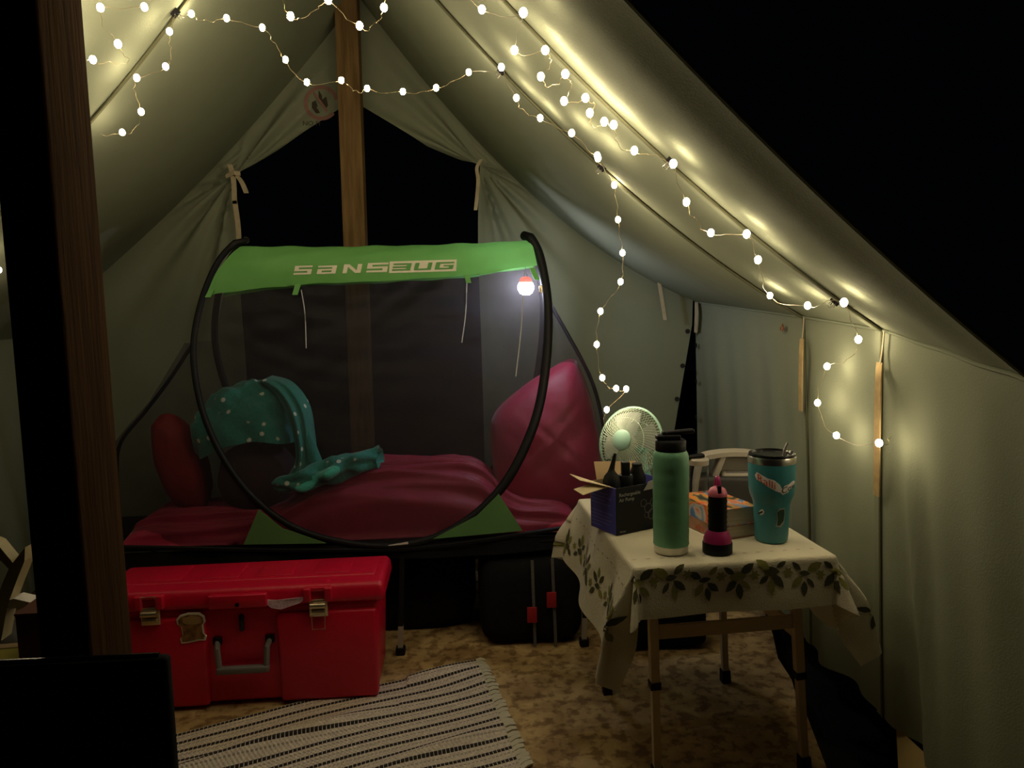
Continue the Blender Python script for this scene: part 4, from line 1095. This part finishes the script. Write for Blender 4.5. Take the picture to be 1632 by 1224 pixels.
quad([(0.02, BD, BH), (BW - 0.003, BD, BH), (BW + 0.0, BD + 0.02, BH + 0.028), (0.03, BD + 0.025, BH + 0.042)], 0.0015, 'flap', 'card')
quad([(0.085, -0.0005, BH - 0.016), (0.158, -0.0005, BH - 0.014), (0.155, -0.003, BH + 0.010), (0.10, -0.003, BH + 0.006)], 0.0012, 'tongue', 'print_grey')
def btxt(s, size, x, z, m, name='box_lettering'):
    V, Fs = text2d(s, size); MB().add([(x + a, -0.0006, z + b) for a, b in V], Fs).build(name, m, bxo, fix=False, smooth=False)
btxt('Rechargeable', 0.0125, 0.008, 0.096, 'print_grey'); btxt('Air Pump', 0.0125, 0.008, 0.083, 'print_grey'); btxt('Model', 0.007, 0.010, 0.005, 'print_grey')
mb = MB()
for (cx_, cz_, r_) in ((0.085, 0.07, 0.010), (0.10, 0.055, 0.013), (0.118, 0.068, 0.012), (0.112, 0.038, 0.014), (0.135, 0.05, 0.013), (0.095, 0.038, 0.008)):
    n = 18; V = []
    for k in range(n):
        for q in (r_, r_ * 0.82): V.append((cx_ + q * math.cos(2 * PI * k / n), -0.0006, cz_ + q * math.sin(2 * PI * k / n)))
    mb.add(V, [(2 * k, 2 * k + 1, (2 * k + 3) % (2 * n), (2 * k + 2) % (2 * n)) for k in range(n)])
mb.build('nozzle_diagram', 'print_dim', bxo, fix=False, smooth=False)
mb = MB()
for k in range(9):
    z = 0.094 - k * 0.009 - (0.012 if k > 3 else 0); w_ = (0.07, 0.085, 0.06, 0.08, 0.09, 0.075, 0.085, 0.08, 0.05)[k]
    mb.add([(-0.0006, 0.105, z), (-0.0006, 0.105 - w_, z), (-0.0006, 0.105 - w_, z + 0.0035), (-0.0006, 0.105, z + 0.0035)], [(0, 1, 2, 3)])
mb.build('text_lines', 'print_blue', bxo, fix=False, smooth=False)
# nozzles standing in the carton
B4 = wm(bxo)
def inbox(x, y): q = B4 @ Vector((x, y, 0.003)); return (q.x, q.y, q.z)
n1 = thing('pump_nozzle', 'black pump nozzle with long thin tip in the carton', 'nozzle', inbox(0.032, 0.060))
MB().lathe([(0.021, 0), (0.022, 0.09), (0.023, 0.118), (0.019, 0.132), (0.010, 0.143), (0.007, 0.150)], 24).build('body', 'black', n1)
MB().tube(catmull([(0, 0, 0.147), (0.004, 0, 0.165), (0.010, 0, 0.190)], 6), [0.008 - 0.0045 * i / 12 for i in range(13)], 10).build('tip', 'black', n1)
n2 = thing('pump_nozzle', 'black stepped pump nozzle with a square tip in the carton', 'nozzle', inbox(0.070, 0.052))
MB().lathe([(0.019, 0), (0.020, 0.112), (0.020, 0.128), (0.0175, 0.132)], 24).build('body', 'black', n2)
MB().rbox((0, 0, 0.148), (0.021, 0.021, 0.036), 0.003).build('tip', 'black', n2)
n3 = thing('pump_nozzle', 'black wide cone pump nozzle beside the carton flap', 'nozzle', inbox(0.112, 0.058))
MB().lathe([(0.021, 0), (0.023, 0.110), (0.023, 0.120), (0.013, 0.146), (0.012, 0.152)], 24).build('body', 'black', n3)
MB().lathe([(0.0125, 0.150), (0.014, 0.153), (0.012, 0.156)], 20).build('tip', 'black', n3)
# desk fan
fc = on(1008, 706, 1, 2.085)
fan = thing('desk_fan', 'small mint green desk fan behind the carton', 'fan', (fc[0] + 0.02, 2.105, TT))
FR = 0.100
hz = fc[2] - TT
fdir = Vector((-0.66, -0.68, 0.30)).normalized()         # facing direction
Rf = fdir.to_track_quat('Z', 'Y').to_matrix()
fo = Vector((fc[0], fc[1], fc[2])) - Vector((fc[0] + 0.02, 2.105, TT))
def fp(x, y, z): return tuple(Rf @ Vector((x, y, z)) + fo)
def ring(R_, z, r, n=48): return [fp(R_ * math.cos(2 * PI * k / n), R_ * math.sin(2 * PI * k / n), z) for k in range(n)]
MB().tube(ring(FR, 0.012, 0), 0.0036, 8, True).build('rim', 'mint', fan)
def guard(sgn, nw, name):
    mb = MB()
    for k in range(nw):
        a = 2 * PI * k / nw; tw = 0.25
        P = []
        for t in np.linspace(0, 1, 6):
            R_ = 0.026 + (FR - 0.026) * t; z = 0.012 + sgn * (0.044 if sgn > 0 else 0.034) * math.cos(t * PI / 2) ** 0.5; aa = a + tw * (1 - t)
            P.append(fp(R_ * math.cos(aa), R_ * math.sin(aa), z))
        mb.tube(P, 0.00105, 4, cap=False)
    mb.tube(ring(0.064, 0.012 + sgn * (0.036 if sgn > 0 else 0.028), 0, 36), 0.0011, 4, True)
    return mb.build(name, 'wire_white', fan)
guard(1, 64, 'front_guard'); guard(-1, 64, 'rear_guard')
hub = MB().lathe([(0.0265, 0.052), (0.0285, 0.055), (0.0285, 0.059), (0.025, 0.0615), (0.0005, 0.062)], 32, tuple(fo), Rf).build('hub_badge', 'mint', fan)
mb = MB()
for k in range(4):
    a0 = k * PI / 2 + 0.3
    def bl_(u, v, a0=a0):
        R_ = 0.018 + 0.070 * v; a = a0 + (u - 0.5) * (1.15 - 0.25 * v); return fp(R_ * math.cos(a), R_ * math.sin(a), 0.010 + 0.022 * (u - 0.5))
    MB().grid(bl_, 10, 8).build('blade', 'blade', fan)
MB().lathe([(0.019, -0.002), (0.019, 0.022), (0.014, 0.028)], 24, tuple(fo), Rf).build('blade_hub', 'blade', fan)
MB().lathe([(0.030, -0.016), (0.034, -0.020), (0.033, -0.050), (0.024, -0.062), (0.0005, -0.064)], 28, tuple(fo), Rf).build('motor_housing', 'mint_teal', fan)
mp_ = Vector(fp(0, 0, -0.042))
MB().tube(catmull([tuple(mp_), (mp_.x + 0.004, mp_.y + 0.004, mp_.z - 0.05), (0.035, 0.02, 0.04), (0.03, 0.015, 0.012)], 6), [0.020] * 6 + [0.016] * 7 + [0.018] * 6, 12).build('neck', 'mint_teal', fan)
MB().lathe([(0.060, 0), (0.062, 0.004), (0.060, 0.014), (0.045, 0.020), (0.0005, 0.022)], 36, (0.02, 0.005, 0)).build('base', 'mint_teal', fan)
# clear bottle with dark lid
pcb = on(1113, 760, 1, 1.93)
cbz = 0.155
cbo = thing('clear_bottle', 'clear plastic bottle with dark lid behind the green bottle', 'bottle', (pcb[0], 1.93, TT))
MB().lathe([(0.024, 0), (0.027, 0.004), (0.027, 0.085), (0.0245, 0.095), (0.0265, 0.105), (0.0265, 0.140), (0.0245, 0.148), (0.0235, 0.148), (0.0252, 0.139), (0.0252, 0.105), (0.0235, 0.095), (0.0255, 0.085), (0.0255, 0.005), (0.0005, 0.004)], 32, cap=False).build('body', 'clear', cbo)
MB().lathe([(0.027, 0.143), (0.0275, 0.147), (0.0275, 0.156), (0.024, 0.160)], 28).build('lid', 'warm_grey', cbo)
MB().rbox((-0.010, 0, 0.164), (0.05, 0.022, 0.009), 0.003, Matrix.Rotation(-0.12, 3, 'Y')).build('lid_strap', 'black', cbo)
# grey carry-handle lantern
pl = on(1158, 745, 1, 2.02)
gl = thing('camp_radio', 'grey plastic camp radio with broad arched handle behind the books', 'radio', (pl[0], 2.03, TT), math.radians(-8))
hzt = on(1158, 720, 1, 2.02)[2] - TT
MB().rbox((0.01, 0, 0.045), (0.175, 0.075, 0.09), 0.012).build('body', 'dark_grey', gl)
arch = catmull([(-0.086, 0, 0.02), (-0.082, 0, 0.075), (-0.066, 0, hzt - 0.022), (-0.03, 0, hzt - 0.008), (0.03, 0, hzt - 0.004), (0.085, 0, hzt - 0.010), (0.104, 0, hzt - 0.03), (0.108, 0, 0.05)], 6)
MB().ribbon(arch, (0, 0.03, 0), 0.012).build('handle', 'warm_grey', gl)
MB().rbox((0.045, 0.0, hzt - 0.078), (0.115, 0.05, 0.042), 0.008).build('control_panel', 'warm_grey', gl)
MB().rbox((-0.022, 0.0, hzt - 0.045), (0.016, 0.05, 0.075), 0.005, Matrix.Rotation(0.35, 3, 'Y')).build('handle_strut', 'warm_grey', gl)
MB().rbox((0.045, 0.02, hzt - 0.04), (0.12, 0.012, 0.04), 0.004).build('back_plate', 'warm_grey', gl)
MB().rbox((0.03, -0.012, hzt - 0.058), (0.06, 0.018, 0.006), 0.002).build('tuning_ledge', 'grey_plastic', gl)

# ------------------------------------------------------------------ left foreground: chair, stand and small things
ch = thing('folding_chair', 'black folding chair with flat fabric back by the timber post', 'chair', (-0.66, 0.78, 0))
tr_ = on(272, 1041, 1, 0.93); zt = tr_[2]
cxw = tr_[0] + 0.66
def cbk(u, v): return (cxw - 0.54 * (1 - u), 0.15 + 0.012 * math.sin(PI * u), zt - 0.36 * v)
mb = MB(); mb.rbox((cxw - 0.27, 0.145, zt - 0.185), (0.54, 0.018, 0.37), 0.006); mb.build('backrest', 'black_fab', ch)
MB().tube([(cxw - 0.52, 0.145, zt), (cxw - 0.012, 0.145, zt)], 0.004, 8).build('top_rail', 'black_gloss', ch)
MB().rbox((cxw - 0.27, -0.10, 0.36), (0.50, 0.44, 0.025), 0.01).build('seat', 'black_fab', ch)
for sx in (cxw - 0.515, cxw - 0.025):
    MB().tube([(sx, 0.158, zt - 0.01), (sx, 0.160, 0.0)], 0.009, 8).build('back_post', 'black', ch)
    MB().tube([(sx, 0.155, 0.02), (sx, -0.30, 0.36)], 0.009, 8).build('leg', 'black', ch)
    MB().tube([(sx, -0.31, 0.0), (sx, 0.10, 0.36)], 0.009, 8).build('leg', 'black', ch)

st = thing('camp_stand', 'low dark wooden camp stand behind the timber post', 'table', (-1.03, 1.36, 0))
SZ = 0.555
MB().rbox((0, 0, SZ - 0.012), (0.50, 0.30, 0.024), 0.004).build('stand_top', 'dark_grey', st)
for sx in (-.22, .22):
    for sy in (-.12, .12): MB().box((sx, sy, (SZ - 0.024) / 2), (0.03, 0.03, SZ - 0.024)).build('leg', 'dark_grey', st, smooth=False)
pr = on(60, 1010, 1, 1.30)
rbx = thing('small_carton', 'small reddish brown carton on the camp stand', 'box', (pr[0], 1.34, SZ), 0.05)
MB().rbox((0, 0, 0.045), (0.068, 0.09, 0.09), 0.002).build('carton_body', 'brown_red', rbx)
MB().rbox((0, 0, 0.0915), (0.07, 0.092, 0.004), 0.001).build('carton_lid', 'brown_red', rbx)
py_ = on(8, 1030, 1, 1.28)
nb_ = thing('notepad', 'yellow notepad lying on the camp stand', 'notepad', (py_[0] - 0.03, 1.30, SZ), 0.1)
MB().box((0, 0, 0.004), (0.11, 0.14, 0.008)).build('page_block', 'yellow', nb_, smooth=False)
MB().box((0, 0.06, 0.0085), (0.11, 0.02, 0.002)).build('binding', 'card', nb_, smooth=False)
# cream clip-on arm
cp = thing('clip_arm', 'cream plastic clip arm leaning by the small carton', 'clip', (on(25, 960, 1, 1.36)[0], 1.42, SZ))
cpi = wm(cp).inverted()
def cpp(px, py): q = cpi @ Vector(on(px, py, 1, 1.42)); return (q.x, q.z)
mb = MB(); mb.prism([cpp(*q) for q in [(-14, 855), (2, 862), (30, 896), (24, 906), (-14, 866)]], lambda x, z, h: (x, h, z), -0.014, 0.014); mb.build('upper_arm', 'cream_plastic', cp, smooth=False)
mb = MB(); mb.prism([cpp(*q) for q in [(48, 868), (47, 890), (33, 925), (20, 960), (8, 1028), (-8, 1028), (0, 965), (12, 925), (24, 898)]], lambda x, z, h: (x, h, z), -0.016, 0.016); mb.build('lower_arm', 'cream_plastic', cp, smooth=False)
mb = MB(); mb.prism([cpp(*q) for q in [(20, 952), (30, 949), (56, 955), (56, 963), (22, 965)]], lambda x, z, h: (x, h, z), -0.016, 0.016); mb.build('jaw', 'white_print', cp, smooth=False)

# ------------------------------------------------------------------ small things on the canvas
pm = on(1247, 522, 0, 0.915)
mo_ = thing('moth', 'small brown moth resting on the canvas side wall', 'moth', pm)
MB().sphere((0, 0, 0), (0.004, 0.004, 0.012), 10, 8).build('moth_body', 'brown', mo_)
for sg in (-1, 1):
    MB().prism([(0, 0.008), (sg * 0.016, -0.002), (sg * 0.013, -0.010), (0, -0.008)], lambda x, z, h: (h, x, z), -0.002, 0.0).build('moth_wing', 'brown', mo_, smooth=False)

def clip(px, py, lab):
    D = ray(px, py); D = D / np.linalg.norm(D)
    h = bvh.ray_cast(Vector(CAM), Vector(D)); p = h[0] - Vector(D) * 0.014
    c = thing('binder_clip', lab, 'clip', p, 0, 'binder clips on the roof seams')
    sgn = 1 if p.x > RX else -1
    R_ = Matrix.Rotation(sgn * 0.80, 3, 'Y')
    mb = MB(); V = [(-0.011, -0.006, 0.004), (0.011, -0.006, 0.004), (0.011, 0.006, 0.004), (-0.011, 0.006, 0.004), (-0.011, -0.0008, -0.010), (0.011, -0.0008, -0.010), (0.011, 0.0008, -0.010), (-0.011, 0.0008, -0.010)]
    mb.add([tuple(R_ @ Vector(v)) for v in V], [(0, 1, 2, 3), (7, 6, 5, 4), (0, 4, 5, 1), (1, 5, 6, 2), (2, 6, 7, 3), (3, 7, 4, 0)]).build('spring_body', 'black', c, smooth=False)
    for s_ in (-1, 1):
        P = [(-0.004, s_ * 0.002, -0.008), (-0.005, s_ * 0.009, -0.020), (0.005, s_ * 0.009, -0.020), (0.004, s_ * 0.002, -0.008)]
        MB().tube([tuple(R_ @ Vector(q)) for q in P], 0.001, 5).build('wire_lever', 'grey_metal', c)
for px_, py_2, lab in ((279, 20, 'small black binder clip on the roof seam near the timber post'), (800, 112, 'small black binder clip where the swagged light string meets the roof seam'),
                      (960, 266, 'small black binder clip on the roof seam where lights drop to the fan'), (1071, 256, 'small black binder clip midway down the front roof seam'),
                      (1333, 478, 'small black binder clip on the roof seam just above the side wall')): clip(px_, py_2, lab)

# ------------------------------------------------------------------ fairy light strings
bme = None
def string(name, label, seq, grp='warm white fairy light strings'):
    """seq of (px, py, mode, lit) ; mode: number y-plane, 'r' near roof with gap, 'w' near right wall"""
    pts = []
    for q in seq:
        px, py, md_ = q[:3]; D = ray(px, py); D = D / np.linalg.norm(D)
        if isinstance(md_, str) and md_[0] == 'r':
            h = bvh.ray_cast(Vector(CAM), Vector(D)); gap = float(md_[1:] or 0.05); n = h[1]
            p = np.array(h[0]); c_ = abs(np.array(n) @ D); p = p - D * gap / max(c_, 0.25)
        elif isinstance(md_, str) and md_[0] == 'w':
            p = on(px, py, 0, 0.925 - float(md_[1:] or 0.03))
        else: p = on(px, py, 1, md_)
        pts.append(p)
    root = thing(name, label, 'string lights', pts[0], 0, grp)
    P = catmull(pts, 7); Q = []
    for i, p in enumerate(P):
        k = i % 7; w = math.sin(PI * k / 7)
        Q.append(p + w * np.array([0.003 * math.sin(i * 1.7), 0.003 * math.sin(i * 2.3), -0.006 + 0.003 * math.sin(i * 1.1)]))
    MB().tube(Q, 0.00065, 4, cap=False).build('wire', 'wire', root, True)
    global bme
    for q, p in zip(seq, pts):
        if len(q) > 3 and not q[3]: continue
        if bme is None:
            o = MB().sphere((0, 0, 0), (0.0074, 0.0074, 0.0088), 10, 7).build('led_bulb', 'bulb', root); bme = o.data
        else:
            o = bpy.data.objects.new('led_bulb', bme); COL.objects.link(o); o.parent = root
        o.location = tuple(p - pts[0])
string('fairy_lights', 'fairy light string looped on the roof slope above the timber post',
       [(230, 11, 'r0.065'), (160, 12, 'r0.055'), (188, 70, 'r0.105'), (205, 96, 'r0.115', 0), (175, 98, 'r0.065', 0), (148, 95, 'r0.055'), (126, 84, 'r0.055', 0)])
string('fairy_lights', 'fairy light string hanging from the roof seam beside the timber post',
       [(279, 22, 'r0.045', 0), (270, 50, 'r0.055'), (272, 82, 'r0.065', 0), (264, 106, 'r0.105'), (218, 124, 'r0.055'), (216, 148, 'r0.055', 0), (225, 178, 'r0.105'), (211, 208, 'r0.065', 0), (195, 211, 'r0.065'), (160, 213, 'r0.045', 0)])
string('fairy_lights', 'fairy light string swagged across the tent in front of the fire warning sign',
       [(280, 20, 2.07, 0), (305, 22, 2.07), (330, 32, 2.07, 0), (361, 29, 2.07), (418, 44, 2.07), (440, 70, 2.07, 0), (455, 95, 2.07), (489, 131, 2.07), (544, 128, 2.07), (567, 144, 2.07, 0), (585, 141, 2.07),
        (642, 146, 2.07), (695, 140, 2.07), (747, 115, 2.07), (799, 107, 'r0.055')])
string('fairy_lights', 'fairy light string dipping past the top of the far tent post',
       [(350, -50, 1.66), (400, -60, 1.66), (445, -10, 1.66, 0), (463, 26, 1.66), (495, 20, 1.66, 0), (523, 0, 1.66), (573, 41, 1.66), (597, 36, 1.66, 0), (612, 12, 1.66), (620, -30, 1.66, 0), (640, -70, 1.66), (690, -80, 1.66), (730, -40, 1.66), (768, 15, 'r0.055'), (834, 20, 'r0.055')])  # bulbs above the view carry the string on, added to light the tent
string('fairy_lights', 'fairy light string looping between the two roof seams above the table',
       [(834, 21, 'r0.055', 0), (820, 80, 'r0.065'), (869, 80, 'r0.055'), (877, 100, 'r0.055', 0), (862, 122, 'r0.065'), (880, 135, 'r0.065', 0), (901, 118, 'r0.055'), (911, 135, 'r0.055', 0), (899, 161, 'r0.065'), (933, 156, 'r0.055'),
        (947, 163, 'r0.045', 0), (940, 180, 'r0.055'), (945, 201, 'r0.065', 0), (963, 194, 'r0.055'), (978, 199, 'r0.055'), (985, 228, 'r0.065', 0), (1011, 240, 'r0.055'), (1045, 246, 'r0.045', 0), (1073, 261, 'r0.055')])
string('fairy_lights', 'fairy light string following the back roof seam and dropping to the desk fan',
       [(800, 108, 'r0.055', 0), (823, 156, 'r0.055'), (835, 175, 'r0.055', 0), (861, 188, 'r0.055'), (911, 212, 'r0.045'), (952, 248, 'r0.050'), (953, 252, 'r0.055'), (962, 266, 'r0.055', 0), (979, 295, 2.06), (985, 350, 2.06), (992, 403, 2.06), (989, 449, 2.06),
        (957, 496, 2.06), (951, 549, 2.06), (960, 602, 2.06), (982, 619, 2.06), (998, 620, 2.06), (967, 653, 2.06), (961, 690, 2.07, 0)])
string('fairy_lights', 'fairy light string from the front roof seam down to the canvas side wall',
       [(1073, 262, 'r0.045', 0), (1094, 322, 'r0.055'), (1110, 350, 'r0.065', 0), (1133, 371, 'r0.055'), (1190, 373, 'r0.055'), (1208, 414, 'r0.055'), (1227, 471, 'r0.045'), (1287, 487, 'r0.045'), (1320, 478, 'r0.055', 0), (1345, 482, 'r0.050'),
        (1368, 541, 'w.06'), (1350, 572, 'w.06', 0), (1318, 584, 'w.05'), (1303, 642, 'w.05'), (1333, 694, 'w.05'), (1401, 706, 'w.06'), (1420, 695, 'w.03', 0)])
string('fairy_lights', 'fairy light end dangling on the far side of the timber post', [(-30, 380, 'r0.055'), (-2, 430, 'r0.055'), (-20, 480, 'r0.065')])
